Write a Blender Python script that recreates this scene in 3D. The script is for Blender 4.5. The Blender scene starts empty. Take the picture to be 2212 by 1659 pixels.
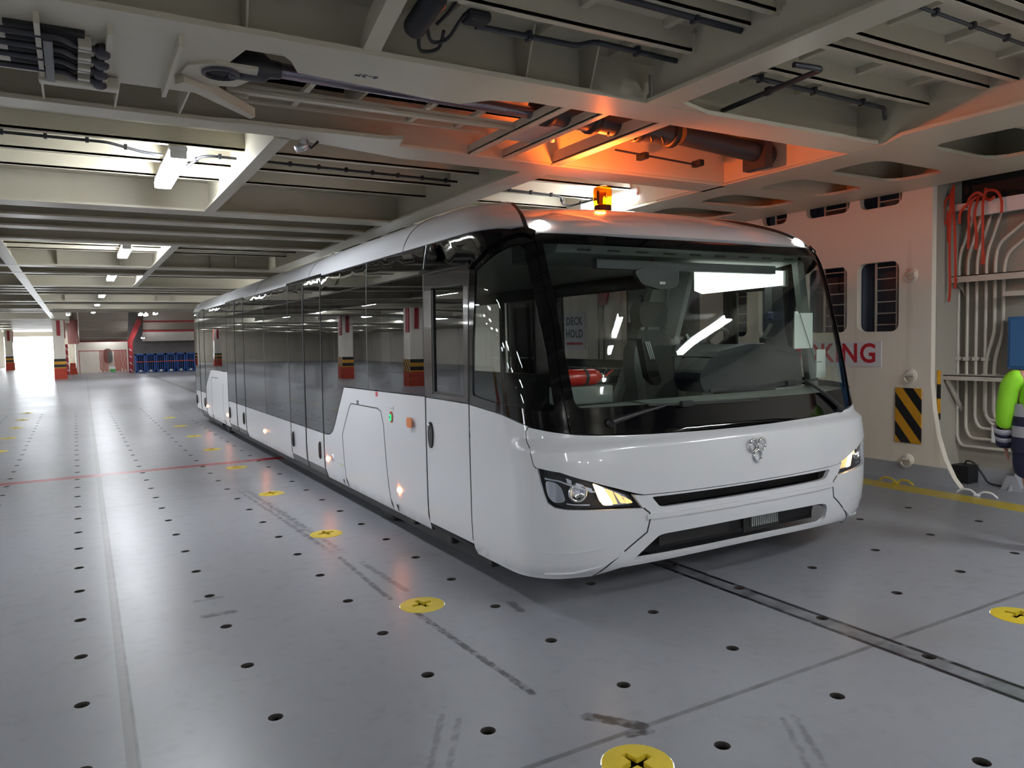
import bpy, bmesh, math, random
from mathutils import Vector, Matrix
from mathutils.geometry import delaunay_2d_cdt
random.seed(7)
PI = math.pi
scene = bpy.context.scene
COL = scene.collection

# ---------------------------------------------------------------- camera, world, exposure
cam_d = bpy.data.cameras.new('camera')
cam = bpy.data.objects.new('camera', cam_d); COL.objects.link(cam)
cam_d.sensor_width = 36.0
cam_d.lens = 1634.96 / 2212 * 36.0
cam_d.clip_start = 0.02; cam_d.clip_end = 400
RX = Vector((0.866, -0.500, -0.0222)); DN = Vector((-0.0500, -0.0410, -0.9979)); FW = Vector((0.4980, 0.8651, -0.0605))
FW.normalize(); RX = (RX - FW * RX.dot(FW)).normalized(); UP = RX.cross(FW).normalized()
cam.matrix_world = Matrix(((RX.x, UP.x, -FW.x, 0), (RX.y, UP.y, -FW.y, 0), (RX.z, UP.z, -FW.z, 1.75), (0, 0, 0, 1)))
scene.camera = cam
scene.view_settings.view_transform = 'Standard'
scene.view_settings.look = 'None'
scene.view_settings.gamma = 1.0
scene.view_settings.use_curve_mapping = False
scene.view_settings.exposure = 0.33
w = bpy.data.worlds.new('world'); scene.world = w; w.use_nodes = True
bg = w.node_tree.nodes['Background']
bg.inputs[0].default_value = (0.93, 0.97, 1.0, 1); bg.inputs[1].default_value = 26.0     # overcast daylight outside the stern door

LAMP_POWER = 85.0

# ---------------------------------------------------------------- material helpers
class NT:
    def __init__(s, name):
        s.m = bpy.data.materials.new(name); s.m.use_nodes = True
        s.t = s.m.node_tree; s.t.nodes.clear()
        s.out = s.t.nodes.new('ShaderNodeOutputMaterial')
    def n(s, typ, **kw):
        o = s.t.nodes.new(typ)
        for k, v in kw.items(): setattr(o, k, v)
        return o
    def put(s, sock, v):
        if hasattr(v, 'is_output') or isinstance(v, bpy.types.NodeSocket): s.t.links.new(v, sock)
        elif isinstance(v, (tuple, list)) and sock.type == 'RGBA' and len(v) == 3: sock.default_value = (*v, 1)
        else: sock.default_value = v
    def math(s, op, a, b=0.0, c=None):
        o = s.n('ShaderNodeMath', operation=op); s.put(o.inputs[0], a); s.put(o.inputs[1], b)
        if c is not None: s.put(o.inputs[2], c)
        return o.outputs[0]
    def mix(s, f, a, b):
        o = s.n('ShaderNodeMix', data_type='RGBA'); s.put(o.inputs[0], f); s.put(o.inputs[6], a); s.put(o.inputs[7], b)
        return o.outputs[2]
    def coord(s):
        o = s.n('ShaderNodeTexCoord'); return o.outputs['Object']
    def xyz(s, v):
        o = s.n('ShaderNodeSeparateXYZ'); s.put(o.inputs[0], v); return o.outputs
    def noise(s, v, scale, detail=3, stretch=None, rough=0.5):
        if stretch:
            mp = s.n('ShaderNodeMapping'); s.put(mp.inputs[0], v); mp.inputs['Scale'].default_value = stretch; v = mp.outputs[0]
        o = s.n('ShaderNodeTexNoise'); s.put(o.inputs['Vector'], v); o.inputs['Scale'].default_value = scale
        o.inputs['Detail'].default_value = detail; o.inputs['Roughness'].default_value = rough
        return o.outputs[0]
    def ramp(s, f, a, b):
        o = s.n('ShaderNodeMapRange'); s.put(o.inputs[0], f); o.inputs[1].default_value = a; o.inputs[2].default_value = b
        return o.outputs[0]
    def band(s, v, c, hw, soft=0.01):
        d = s.math('ABSOLUTE', s.math('SUBTRACT', v, c))
        return s.ramp(d, hw + soft, hw)
    def pbr(s, color, rough, metal=0.0, spec=0.5, coat=0.0, bump=None, bs=0.1, emit=None, es=0.0, alpha=None):
        p = s.n('ShaderNodeBsdfPrincipled')
        s.put(p.inputs['Base Color'], color); s.put(p.inputs['Roughness'], rough); s.put(p.inputs['Metallic'], metal)
        s.put(p.inputs['Specular IOR Level'], spec); s.put(p.inputs['Coat Weight'], coat)
        if coat: p.inputs['Coat Roughness'].default_value = 0.03
        if emit: s.put(p.inputs['Emission Color'], emit); s.put(p.inputs['Emission Strength'], es)
        if bump is not None:
            b = s.n('ShaderNodeBump'); b.inputs['Strength'].default_value = bs; b.inputs['Distance'].default_value = 0.01
            s.put(b.inputs['Height'], bump); s.put(p.inputs['Normal'], b.outputs[0])
        s.t.links.new(p.outputs[0], s.out.inputs[0]); return s.m

def paint(name, col, rough=0.4, metal=0.0, var=0.08, scale=3.0, spec=0.5, coat=0.0, bs=0.0):
    g = NT(name); c = g.coord(); f = g.noise(c, scale, 4)
    a = tuple(min(1, v * (1 - var)) for v in col); b = tuple(min(1, v * (1 + var)) for v in col)
    return g.pbr(g.mix(f, a, b), rough, metal, spec, coat, bump=g.noise(c, 60, 2) if bs else None, bs=bs)

def emitter(name, col, strength):
    g = NT(name); c = g.coord(); f = g.noise(c, 8, 1)
    e = g.n('ShaderNodeEmission'); g.put(e.inputs[0], col); g.put(e.inputs[1], g.math('ADD', g.math('MULTIPLY', f, strength * 0.1), strength * 0.95))
    g.t.links.new(e.outputs[0], g.out.inputs[0]); return g.m

def glass(name, tint, ior=1.5, rough=0.01):
    g = NT(name); fr = g.n('ShaderNodeFresnel'); ge = g.n('ShaderNodeNewGeometry')
    g.put(fr.inputs[0], g.math('ADD', ior, g.math('MULTIPLY', ge.outputs['Backfacing'], 1.0 / ior - ior)))   # the far face of the pane reflects like the near one
    t = g.n('ShaderNodeBsdfTransparent'); t.inputs[0].default_value = (*tint, 1)
    q = g.n('ShaderNodeBsdfGlossy'); q.inputs['Roughness'].default_value = rough; q.inputs[0].default_value = (0.95, 0.97, 1, 1)
    mx = g.n('ShaderNodeMixShader'); g.put(mx.inputs[0], fr.outputs[0])
    g.t.links.new(t.outputs[0], mx.inputs[1]); g.t.links.new(q.outputs[0], mx.inputs[2])
    g.t.links.new(mx.outputs[0], g.out.inputs[0]); return g.m

M = {}
M['bus_white'] = paint('bus_white', (0.60, 0.61, 0.64), 0.22, var=0.015, coat=0.6)
M['bus_grey'] = paint('bus_grey', (0.10, 0.105, 0.11), 0.45)
M['seam'] = paint('seam_rubber', (0.012, 0.012, 0.014), 0.6)
M['black_gloss'] = paint('black_gloss', (0.003, 0.003, 0.004), 0.05, spec=0.3)
M['bronze'] = paint('bronze_anodised', (0.035, 0.030, 0.030), 0.16, metal=0.55, coat=0.3)
M['black'] = paint('black_plastic', (0.012, 0.012, 0.013), 0.5)
M['rubber'] = paint('rubber', (0.015, 0.015, 0.015), 0.75)
M['windshield'] = glass('windshield_glass', (0.93, 0.97, 0.95), 1.28)
M['clear'] = glass('clear_glass', (0.9, 0.93, 0.92), 1.28)
M['tint'] = glass('tinted_glass', (0.30, 0.30, 0.31), 1.75, 0.008)
M['tint_light'] = glass('lightly_tinted_glass', (0.80, 0.80, 0.81), 1.4)
M['lens'] = glass('lamp_lens', (0.97, 0.98, 1.0), 1.25)
M['chrome'] = paint('chrome', (0.75, 0.76, 0.78), 0.08, metal=1.0)
M['steel'] = paint('galvanised_steel', (0.55, 0.56, 0.60), 0.3, metal=0.8)
M['cream'] = None
M['trim_grey'] = paint('interior_grey', (0.13, 0.145, 0.138), 0.55)
M['trim_dark'] = paint('interior_dark', (0.016, 0.018, 0.023), 0.5)
M['trim_light'] = paint('interior_light', (0.30, 0.32, 0.31), 0.5)
M['binnacle'] = paint('binnacle_navy', (0.006, 0.007, 0.012), 0.45)
M['fabric'] = paint('seat_fabric', (0.03, 0.032, 0.031), 0.85, scale=60, var=0.25)
M['fabric_side'] = paint('seat_side_vinyl', (0.06, 0.068, 0.068), 0.55)
M['red_ext'] = paint('extinguisher_red', (0.50, 0.015, 0.010), 0.25, coat=0.3)
M['red'] = paint('red_paint', (0.33, 0.025, 0.03), 0.45)
M['white'] = paint('white_plastic', (0.78, 0.79, 0.80), 0.4, var=0.02)
M['paper'] = paint('paper', (0.80, 0.82, 0.80), 0.8, var=0.02)
M['signwhite'] = paint('sign_white', (0.72, 0.72, 0.76), 0.35, var=0.03)
M['signred'] = paint('sign_red', (0.50, 0.02, 0.035), 0.4, var=0.03)
M['signdark'] = paint('sign_navy', (0.03, 0.035, 0.07), 0.4)
M['signblue'] = paint('sign_blue', (0.02, 0.08, 0.32), 0.4)
M['orange_lens'] = paint('orange_lens', (0.62, 0.16, 0.01), 0.2, coat=0.4)
M['yellow'] = paint('yellow_paint', (0.62, 0.47, 0.03), 0.4, var=0.12, scale=14)
M['strap'] = paint('lashing_strap', (0.45, 0.05, 0.025), 0.7, var=0.3, scale=9)
M['blue'] = paint('blue_paint', (0.05, 0.16, 0.36), 0.45)
M['blue_crate'] = paint('blue_crate_paint', (0.03, 0.11, 0.42), 0.5, var=0.3)
M['pipe'] = paint('pipe_cream', (0.56, 0.53, 0.46), 0.4)
M['cable'] = paint('cable_black', (0.012, 0.013, 0.018), 0.6)
M['conduit'] = paint('conduit_dark', (0.022, 0.026, 0.036), 0.45)
M['cylinder'] = paint('hydraulic_dark', (0.035, 0.035, 0.045), 0.4, var=0.3)
M['piston'] = paint('piston_steel', (0.22, 0.20, 0.24), 0.25, metal=0.8)
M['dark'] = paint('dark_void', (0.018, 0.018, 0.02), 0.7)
M['navy_grey'] = paint('ladder_trunk_paint', (0.11, 0.13, 0.18), 0.6, var=0.3, scale=1.2)
M['lamp_on'] = emitter('lamp_diffuser_lit', (0.92, 0.955, 1.0), LAMP_POWER)
M['cab_lit'] = emitter('cab_lamp_lit', (0.93, 1.0, 0.90), 2.4)
M['head_on'] = emitter('headlamp_bulb_lit', (1.0, 0.60, 0.24), 5.5)
M['lamp_warm'] = emitter('headlamp_glow', (1.0, 0.55, 0.20), 1.4)
M['marker_on'] = emitter('marker_lit', (1.0, 0.25, 0.06), 60.0)
M['top_on'] = emitter('top_lamp_lit', (1.0, 0.96, 0.88), 25.0)
M['green_on'] = emitter('green_led', (0.02, 0.95, 0.25), 1.6)
M['beacon_on'] = emitter('beacon_bulb_lit', (1.0, 0.36, 0.02), 10.0)
M['beacon_dome'] = glass('beacon_amber_dome', (1.0, 0.45, 0.02), 1.3)
M['lime'] = paint('hi_vis_lime', (0.28, 0.68, 0.02), 0.7, var=0.15, scale=5)
M['reflective'] = paint('reflective_tape', (0.40, 0.39, 0.45), 0.4)
M['navy'] = paint('navy_cloth', (0.012, 0.014, 0.045), 0.8, var=0.2)
M['skin'] = paint('skin', (0.50, 0.26, 0.19), 0.5)
M['hair'] = paint('hair', (0.04, 0.025, 0.015), 0.6)
M['eye'] = paint('eye', (0.7, 0.7, 0.7), 0.2)
M['far_brown'] = paint('ramp_plate', (0.33, 0.28, 0.22), 0.5)
M['green_tub'] = paint('green_label', (0.10, 0.55, 0.10), 0.5)

def mk_cream(name, col, rough=0.35, dirt=0.35):
    g = NT(name); c = g.coord()
    f = g.noise(c, 0.9, 4); st = g.noise(c, 2.0, 4, stretch=(3, 3, 0.25)); s2 = g.ramp(st, 0.58, 0.78)
    base = g.mix(f, tuple(v * 0.93 for v in col), tuple(min(1, v * 1.06) for v in col))
    base = g.mix(g.math('MULTIPLY', s2, dirt), base, (0.30, 0.22, 0.15))
    return g.pbr(base, g.math('ADD', g.math('MULTIPLY', f, 0.15), rough - 0.07))
M['cream'] = mk_cream('deckhead_cream', (0.55, 0.515, 0.41), 0.36, 0.12)
M['cream_wall'] = mk_cream('casing_cream', (0.82, 0.76, 0.66), 0.42, 0.30)
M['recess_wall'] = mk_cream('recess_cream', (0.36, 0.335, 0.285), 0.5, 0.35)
M['wall_base'] = paint('wall_foot_grey', (0.36, 0.37, 0.40), 0.4)

def mk_paper():
    g = NT('thin_paper'); f = g.noise(g.coord(), 4, 2); col = g.mix(f, (0.80, 0.82, 0.80), (0.86, 0.88, 0.86))
    a = g.n('ShaderNodeBsdfDiffuse'); b = g.n('ShaderNodeBsdfTranslucent'); mx = g.n('ShaderNodeMixShader'); mx.inputs[0].default_value = 0.5
    g.put(a.inputs[0], col); g.put(b.inputs[0], col); g.t.links.new(a.outputs[0], mx.inputs[1]); g.t.links.new(b.outputs[0], mx.inputs[2]); g.t.links.new(mx.outputs[0], g.out.inputs[0]); return g.m
M['paper'] = mk_paper()
def mk_hazard():
    g = NT('hazard_stripes'); x = g.xyz(g.coord())
    v = g.math('FRACT', g.math('MULTIPLY', g.math('ADD', g.math('MULTIPLY', x[1], 1.0), g.math('MULTIPLY', x[2], -0.78)), 3.9))
    m = g.math('GREATER_THAN', v, 0.5)
    return g.pbr(g.mix(m, (0.012, 0.012, 0.014), (0.60, 0.29, 0.015)), 0.4)
M['hazard'] = mk_hazard()

def mk_rwstripe():
    g = NT('red_white_stripes'); x = g.xyz(g.coord())
    v = g.math('FRACT', g.math('MULTIPLY', g.math('ADD', g.math('ADD', x[0], x[1]), x[2]), 2.2))
    m = g.math('GREATER_THAN', v, 0.78)
    return g.pbr(g.mix(m, (0.40, 0.02, 0.03), (0.7, 0.6, 0.6)), 0.4)
M['rwstripe'] = mk_rwstripe()

def mk_floor():
    g = NT('deck_paint'); c = g.coord(); x, y, z = g.xyz(c)[:3]
    big = g.noise(c, 0.7, 5, rough=0.6); fine = g.noise(c, 9, 4)
    base = g.mix(big, (0.225, 0.235, 0.268), (0.275, 0.284, 0.312))
    base = g.mix(g.math('MULTIPLY', g.ramp(fine, 0.55, 0.8), 0.25), base, (0.13, 0.125, 0.125))
    # light brown stains
    st = g.ramp(g.noise(c, 0.55, 3, rough=0.4), 0.58, 0.75)
    base = g.mix(g.math('MULTIPLY', st, 0.35), base, (0.165, 0.145, 0.125))
    # long thin scuffs both ways
    s1 = g.ramp(g.noise(c, 7.0, 7, stretch=(1.0, 9.0, 1), rough=0.7), 0.66, 0.80)
    s2 = g.ramp(g.noise(c, 6.0, 7, stretch=(9.0, 0.8, 1), rough=0.7), 0.67, 0.80)
    base = g.mix(g.math('MULTIPLY', s1, 0.22), base, (0.065, 0.065, 0.075))
    base = g.mix(g.math('MULTIPLY', s2, 0.22), base, (0.07, 0.07, 0.08))
    d1 = g.ramp(g.noise(c, 2.2, 8, rough=0.72), 0.56, 0.74)
    base = g.mix(g.math('MULTIPLY', d1, 0.30), base, (0.135, 0.128, 0.125))
    d2 = g.ramp(g.noise(c, 26, 5, stretch=(1.0, 0.35, 1), rough=0.6), 0.66, 0.76)
    base = g.mix(g.math('MULTIPLY', d2, 0.35), base, (0.09, 0.088, 0.09))
    n8 = g.noise(c, 5, 4); n20 = g.noise(c, 14, 4)
    # deck-plate weld seams
    xs = g.math('SUBTRACT', x, g.math('ADD', g.math('MULTIPLY', y, 0.0084), 0.094))
    base = g.mix(g.math('MULTIPLY', g.band(xs, 0.0, 0.019, 0.006), 0.65), base, (0.12, 0.12, 0.118))
    base = g.mix(g.math('MULTIPLY', g.band(xs, 0.026, 0.004, 0.006), g.math('MULTIPLY', n8, 1.2)), base, (0.06, 0.06, 0.065))
    right = g.ramp(x, 1.0, 1.3)
    base = g.mix(g.math('MULTIPLY', g.math('MULTIPLY', g.band(y, 2.575, 0.012, 0.006), right), g.ramp(n8, 0.1, 0.7)), base, (0.09, 0.09, 0.095))
    for yy in (9.3, 16.0, 22.7):
        base = g.mix(g.math('MULTIPLY', g.band(y, yy, 0.010, 0.01), 0.4), base, (0.09, 0.09, 0.095))
    # dark worn strip to the right of the coach
    strip = g.math('MULTIPLY', g.band(x, 3.83, 0.062, 0.02), g.ramp(n8, 0.30, 0.62))
    base = g.mix(g.math('MULTIPLY', strip, 0.8), base, (0.05, 0.05, 0.055))
    edge = g.math('MAXIMUM', g.band(x, 3.765, 0.012, 0.01), g.band(x, 3.905, 0.012, 0.01))
    base = g.mix(g.math('MULTIPLY', edge, g.ramp(n20, 0.25, 0.45)), base, (0.012, 0.012, 0.018))
    # skid mark beside the coach
    bend = g.math('MULTIPLY', g.math('MAXIMUM', g.math('SUBTRACT', y, 5.2), 0.0), 0.048)
    sx = g.math('ADD', g.math('SUBTRACT', x, 1.865), bend)
    lim = g.math('MULTIPLY', g.ramp(y, 3.0, 3.4), g.ramp(y, 9.8, 9.0))
    sk = g.math('MAXIMUM', g.band(sx, 0.035, 0.018, 0.015), g.band(sx, -0.045, 0.014, 0.012))
    lim = g.math('MULTIPLY', lim, g.ramp(y, 6.0, 6.4))
    sk = g.math('MAXIMUM', sk, g.math('MULTIPLY', g.band(sx, 0.0, 0.07, 0.02), g.ramp(g.noise(c, 3, 3, stretch=(1, 3.0, 1)), 0.5, 0.6)))
    base = g.mix(g.math('MULTIPLY', g.math('MULTIPLY', sk, lim), g.math('MULTIPLY', g.ramp(n20, 0.33, 0.62), 0.85)), base, (0.02, 0.019, 0.024))
    # tyre smears and scrapes: x0, y0, x1, y1, half width, strength
    marks = [(0.64, 5.50, 0.80, 5.50, .02, .6), (0.64, 5.16, 0.81, 5.15, .035, .8), (1.40, 3.16, 1.18, 2.79, .014, .4), (1.45, 3.08, 1.24, 2.74, .014, .4),
             (2.70, 2.29, 2.46, 1.96, .014, .4), (2.76, 2.28, 2.54, 1.95, .014, .4), (2.42, 4.28, 2.40, 4.12, .03, .6),
             (1.97, 2.78, 2.12, 2.58, .035, 1.0), (2.02, 2.55, 2.12, 2.53, .02, 1.0), (1.82, 4.44, 1.87, 3.12, .020, 1.0), (1.78, 5.97, 1.77, 4.80, .020, .8), (1.89, 5.75, 1.93, 4.9, .024, .6)]
    p2 = g.n('ShaderNodeCombineXYZ'); g.put(p2.inputs[0], x); g.put(p2.inputs[1], y)
    wob = g.n('ShaderNodeTexNoise'); g.put(wob.inputs['Vector'], c); wob.inputs['Scale'].default_value = 22.0; wob.inputs['Detail'].default_value = 4
    def vm(op, a_, b_=None, sc=None):
        o = g.n('ShaderNodeVectorMath', operation=op); g.put(o.inputs[0], a_)
        if b_ is not None: g.put(o.inputs[1], b_)
        if sc is not None: g.put(o.inputs['Scale'], sc)
        return o.outputs
    wv = vm('SCALE', vm('SUBTRACT', wob.outputs['Color'], (0.5, 0.5, 0.5))[0], sc=0.035)[0]
    pw = vm('MULTIPLY', vm('ADD', p2.outputs[0], wv)[0], (1, 1, 0))[0]
    acc = None
    for (xa, ya, xb, yb, hw, k) in marks:
        d = vm('SUBTRACT', pw, (xa, ya, 0))[0]; L = (xb - xa, yb - ya); l2 = L[0] ** 2 + L[1] ** 2
        t = g.n('ShaderNodeClamp'); g.put(t.inputs[0], vm('DOT_PRODUCT', d, (L[0] / l2, L[1] / l2, 0))[1])
        e = vm('LENGTH', vm('SUBTRACT', d, vm('SCALE', (L[0], L[1], 0), sc=t.outputs[0])[0])[0])[1]
        r_ = g.n('ShaderNodeMapRange'); g.put(r_.inputs[0], e); r_.inputs[1].default_value = hw + 0.006; r_.inputs[2].default_value = hw - 0.006; r_.inputs[4].default_value = k
        acc = r_.outputs[0] if acc is None else g.math('MAXIMUM', acc, r_.outputs[0])
    base = g.mix(g.math('MULTIPLY', acc, g.ramp(n20, 0.28, 0.55)), base, (0.028, 0.027, 0.032))
    # painted lines
    base = g.mix(g.math('MULTIPLY', g.band(y, 11.76, 0.10, 0.01), g.ramp(n20, 0.05, 0.3)), base, (0.26, 0.010, 0.018))
    yl = g.math('MULTIPLY', g.band(g.math('SUBTRACT', x, g.math('MULTIPLY', y, 0.02)), 7.76, 0.15, 0.006), g.ramp(n20, 0.02, 0.22))
    base = g.mix(yl, base, (0.46, 0.34, 0.02))
    rough = g.math('ADD', g.math('MULTIPLY', big, 0.16), 0.20)
    rough = g.math('ADD', rough, g.math('MULTIPLY', fine, 0.10))
    return g.pbr(base, rough, spec=0.45, bump=g.noise(c, 1.6, 4), bs=0.12)
M['floor'] = mk_floor()

# ---------------------------------------------------------------- object helpers
ORG = {}
def org(o): return ORG.get(o.name, Vector((0, 0, 0))) if o else Vector((0, 0, 0))
def tag(o, label=None, cat=None, group=None, kind=None):
    if label: o['label'] = label
    if cat: o['category'] = cat
    if group: o['group'] = group
    if kind: o['kind'] = kind
    return o
def thing(name, label, cat, loc=(0, 0, 0), group=None):
    o = bpy.data.objects.new(name, None); COL.objects.link(o); o.location = loc; o.empty_display_size = 0.1
    ORG[o.name] = Vector(loc); return tag(o, label, cat, group)
def copy_tree(o, shift, label=None, parent=None):
    c = o.copy(); COL.objects.link(c)
    if parent: c.parent = parent
    else:
        c.location = Vector(o.location) + Vector(shift)
        if label: c['label'] = label
    for ch in list(o.children): copy_tree(ch, shift, None, c)
    return c

class MB:
    def __init__(s): s.v = []; s.f = []; s.sm = []; s.nv = {}
    def add(s, vs, fs, smooth=False, normals=None):
        n = len(s.v); s.v += [Vector(p) for p in vs]
        if normals:
            fixed = []
            for f in fs:
                fn = (s.v[n + f[1]] - s.v[n + f[0]]).cross(s.v[n + f[2]] - s.v[n + f[0]])
                if fn.length < 1e-9: continue
                fixed.append(f if fn.dot(normals[f[0]]) > 0 else f[::-1])
            fs = fixed
            for i, q in enumerate(normals): s.nv[n + i] = q
        for f in fs: s.f.append(tuple(n + i for i in f)); s.sm.append(smooth)
        return s
    def box(s, x0, x1, y0, y1, z0, z1):
        return s.add([(x0, y0, z0), (x1, y0, z0), (x1, y1, z0), (x0, y1, z0), (x0, y0, z1), (x1, y0, z1), (x1, y1, z1), (x0, y1, z1)],
                     [(0, 3, 2, 1), (4, 5, 6, 7), (0, 1, 5, 4), (1, 2, 6, 5), (2, 3, 7, 6), (3, 0, 4, 7)])
    def bbox(s, x0, x1, y0, y1, z0, z1, b=0.01, seg=2):
        bm = bmesh.new(); bmesh.ops.create_cube(bm, size=1)
        for v in bm.verts: v.co = Vector(((x0 + x1) / 2 + v.co.x * (x1 - x0), (y0 + y1) / 2 + v.co.y * (y1 - y0), (z0 + z1) / 2 + v.co.z * (z1 - z0)))
        bmesh.ops.bevel(bm, geom=bm.edges[:], offset=b, segments=seg, affect='EDGES', profile=0.5)
        bm.verts.index_update(); s.add([v.co.copy() for v in bm.verts], [[v.index for v in f.verts] for f in bm.faces]); bm.free(); return s
    def tube(s, pts, r, seg=8, cap=True, smooth=True):
        pts = [Vector(p) for p in pts]; n = len(pts); rings = []
        up = Vector((0, 0, 1))
        for i, p in enumerate(pts):
            t = (pts[min(i + 1, n - 1)] - pts[max(i - 1, 0)])
            if t.length < 1e-9: t = Vector((0, 0, 1))
            t.normalize(); a = up if abs(t.dot(up)) < 0.95 else Vector((1, 0, 0))
            u = t.cross(a).normalized(); v = t.cross(u).normalized()
            rr = r[i] if isinstance(r, (list, tuple)) else r
            rings.append([p + (u * math.cos(2 * PI * k / seg) + v * math.sin(2 * PI * k / seg)) * rr for k in range(seg)])
        vs = [q for rg in rings for q in rg]; fs = []
        for i in range(n - 1):
            for k in range(seg): fs.append((i * seg + k, i * seg + (k + 1) % seg, (i + 1) * seg + (k + 1) % seg, (i + 1) * seg + k))
        s.add(vs, fs, smooth)
        if cap: s.add(rings[0], [tuple(range(seg))[::-1]]); s.add(rings[-1], [tuple(range(seg))])
        return s
    def lathe(s, prof, c, axis=(0, 0, 1), seg=16, smooth=True):
        ax = Vector(axis).normalized(); a = Vector((1, 0, 0)) if abs(ax.x) < 0.9 else Vector((0, 1, 0))
        u = ax.cross(a).normalized(); v = ax.cross(u); c = Vector(c); vs = []; fs = []
        for r, h in prof: vs += [c + ax * h + (u * math.cos(2 * PI * k / seg) + v * math.sin(2 * PI * k / seg)) * max(r, 1e-4) for k in range(seg)]
        for i in range(len(prof) - 1):
            for k in range(seg): fs.append((i * seg + k, i * seg + (k + 1) % seg, (i + 1) * seg + (k + 1) % seg, (i + 1) * seg + k))
        return s.add(vs, fs, smooth)
    def bar(s, a, b, w, h, up=(0, 0, 1)):
        a, b = Vector(a), Vector(b); t = (b - a).normalized(); u = t.cross(Vector(up))
        if u.length < 1e-6: u = t.cross(Vector((1, 0, 0)))
        u.normalize(); v = u.cross(t).normalized(); vs = []
        for p in (a, b):
            for (i, j) in ((-1, -1), (1, -1), (1, 1), (-1, 1)): vs.append(p + u * i * w / 2 + v * j * h / 2)
        return s.add(vs, [(0, 1, 2, 3), (7, 6, 5, 4), (0, 4, 5, 1), (1, 5, 6, 2), (2, 6, 7, 3), (3, 7, 4, 0)])
    def prism(s, poly, fn, w0, w1, holes=()):
        """2-D outline (with holes) extruded between w0 and w1 by fn(u, v, w)"""
        loops = [list(poly)] + [list(h) for h in holes]
        pts2, tris = triangulate(loops)
        k = len(pts2)
        s.add([fn(p[0], p[1], w0) for p in pts2] + [fn(p[0], p[1], w1) for p in pts2], list(tris) + [tuple(k + i for i in t[::-1]) for t in tris])
        for lp in loops:
            n = len(lp)
            s.add([fn(p[0], p[1], w0) for p in lp] + [fn(p[0], p[1], w1) for p in lp], [(i, (i + 1) % n, n + (i + 1) % n, n + i) for i in range(n)])
        return s
    def build(s, name, mat, parent=None, kind=None, label=None, fixn=True):
        o0 = org(parent); me = bpy.data.meshes.new(name)
        me.from_pydata([tuple(p - o0) for p in s.v], [], s.f)
        if fixn and not s.nv:
            bm = bmesh.new(); bm.from_mesh(me); bmesh.ops.recalc_face_normals(bm, faces=bm.faces[:]); bm.to_mesh(me); bm.free()
        for p, q in zip(me.polygons, s.sm): p.use_smooth = q
        if s.nv:
            cn = []
            for p in me.polygons:
                for li in p.loop_indices: cn.append(tuple(s.nv.get(me.loops[li].vertex_index, p.normal)))
            me.normals_split_custom_set(cn)
        me.materials.append(M[mat] if isinstance(mat, str) else mat); me.update()
        o = bpy.data.objects.new(name, me); COL.objects.link(o)
        if parent: o.parent = parent; ORG[o.name] = o0
        if kind: o['kind'] = kind
        if label: o['label'] = label
        return o
def inpoly(p, poly):
    x, y = p; c = False; n = len(poly); j = n - 1
    for i in range(n):
        xi, yi = poly[i][0], poly[i][1]; xj, yj = poly[j][0], poly[j][1]
        if (yi > y) != (yj > y) and x < (xj - xi) * (y - yi) / (yj - yi) + xi: c = not c
        j = i
    return c
def triangulate(loops, extra=()):
    vs = []; es = []
    for lp in loops:
        b = len(vs); n = len(lp)
        vs += [Vector((p[0], p[1])) for p in lp]; es += [(b + i, b + (i + 1) % n) for i in range(n)]
    vs += [Vector(p) for p in extra]
    r = delaunay_2d_cdt(vs, es, [], 0, 1e-6)
    pts = [tuple(p) for p in r[0]]; out = []
    for t in r[2]:
        c = (sum(pts[i][0] for i in t) / 3, sum(pts[i][1] for i in t) / 3)
        if inpoly(c, loops[0]) and not any(inpoly(c, h) for h in loops[1:]): out.append(tuple(t))
    return pts, out
def rrect(x0, x1, y0, y1, r, n=4):
    o = []
    for cx, cy, a in ((x1 - r, y0 + r, -PI / 2), (x1 - r, y1 - r, 0), (x0 + r, y1 - r, PI / 2), (x0 + r, y0 + r, PI)):
        for i in range(n + 1): t = a + PI / 2 * i / n; o.append((cx + r * math.cos(t), cy + r * math.sin(t)))
    return o
def circ(cx, cy, r, n=14): return [(cx + r * math.cos(2 * PI * i / n), cy + r * math.sin(2 * PI * i / n)) for i in range(n)]
def roundcorners(pts, r, n=4):
    o = []; k = len(pts)
    for i in range(k):
        a, b, c = Vector(pts[i - 1]), Vector(pts[i]), Vector(pts[(i + 1) % k])
        d1 = (a - b); d2 = (c - b); rr = min(r, d1.length * 0.45, d2.length * 0.45); p = b + d1.normalized() * rr; q = b + d2.normalized() * rr
        for j in range(n + 1): t = j / n; o.append(tuple((1 - t) ** 2 * p + 2 * t * (1 - t) * b + t * t * q))
    return o
def smoothpath(pts, n=6):
    pts = [Vector(p) for p in pts]; out = []
    for i in range(len(pts) - 1):
        p0 = pts[max(i - 1, 0)]; p1 = pts[i]; p2 = pts[i + 1]; p3 = pts[min(i + 2, len(pts) - 1)]
        for j in range(n):
            t = j / n
            out.append(0.5 * ((2 * p1) + (p2 - p0) * t + (2 * p0 - 5 * p1 + 4 * p2 - p3) * t * t + (3 * p1 - p0 - 3 * p2 + p3) * t ** 3))
    return out + [pts[-1]]
def filletpath(pts, r, n=5):
    pts = [Vector(p) for p in pts]; o = [pts[0]]
    for i in range(1, len(pts) - 1):
        a, b, c = pts[i - 1], pts[i], pts[i + 1]; d1 = a - b; d2 = c - b; rr = min(r, d1.length * 0.45, d2.length * 0.45)
        p = b + d1.normalized() * rr; q = b + d2.normalized() * rr
        for j in range(n + 1): t = j / n; o.append((1 - t) ** 2 * p + 2 * t * (1 - t) * b + t * t * q)
    return o + [pts[-1]]
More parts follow.
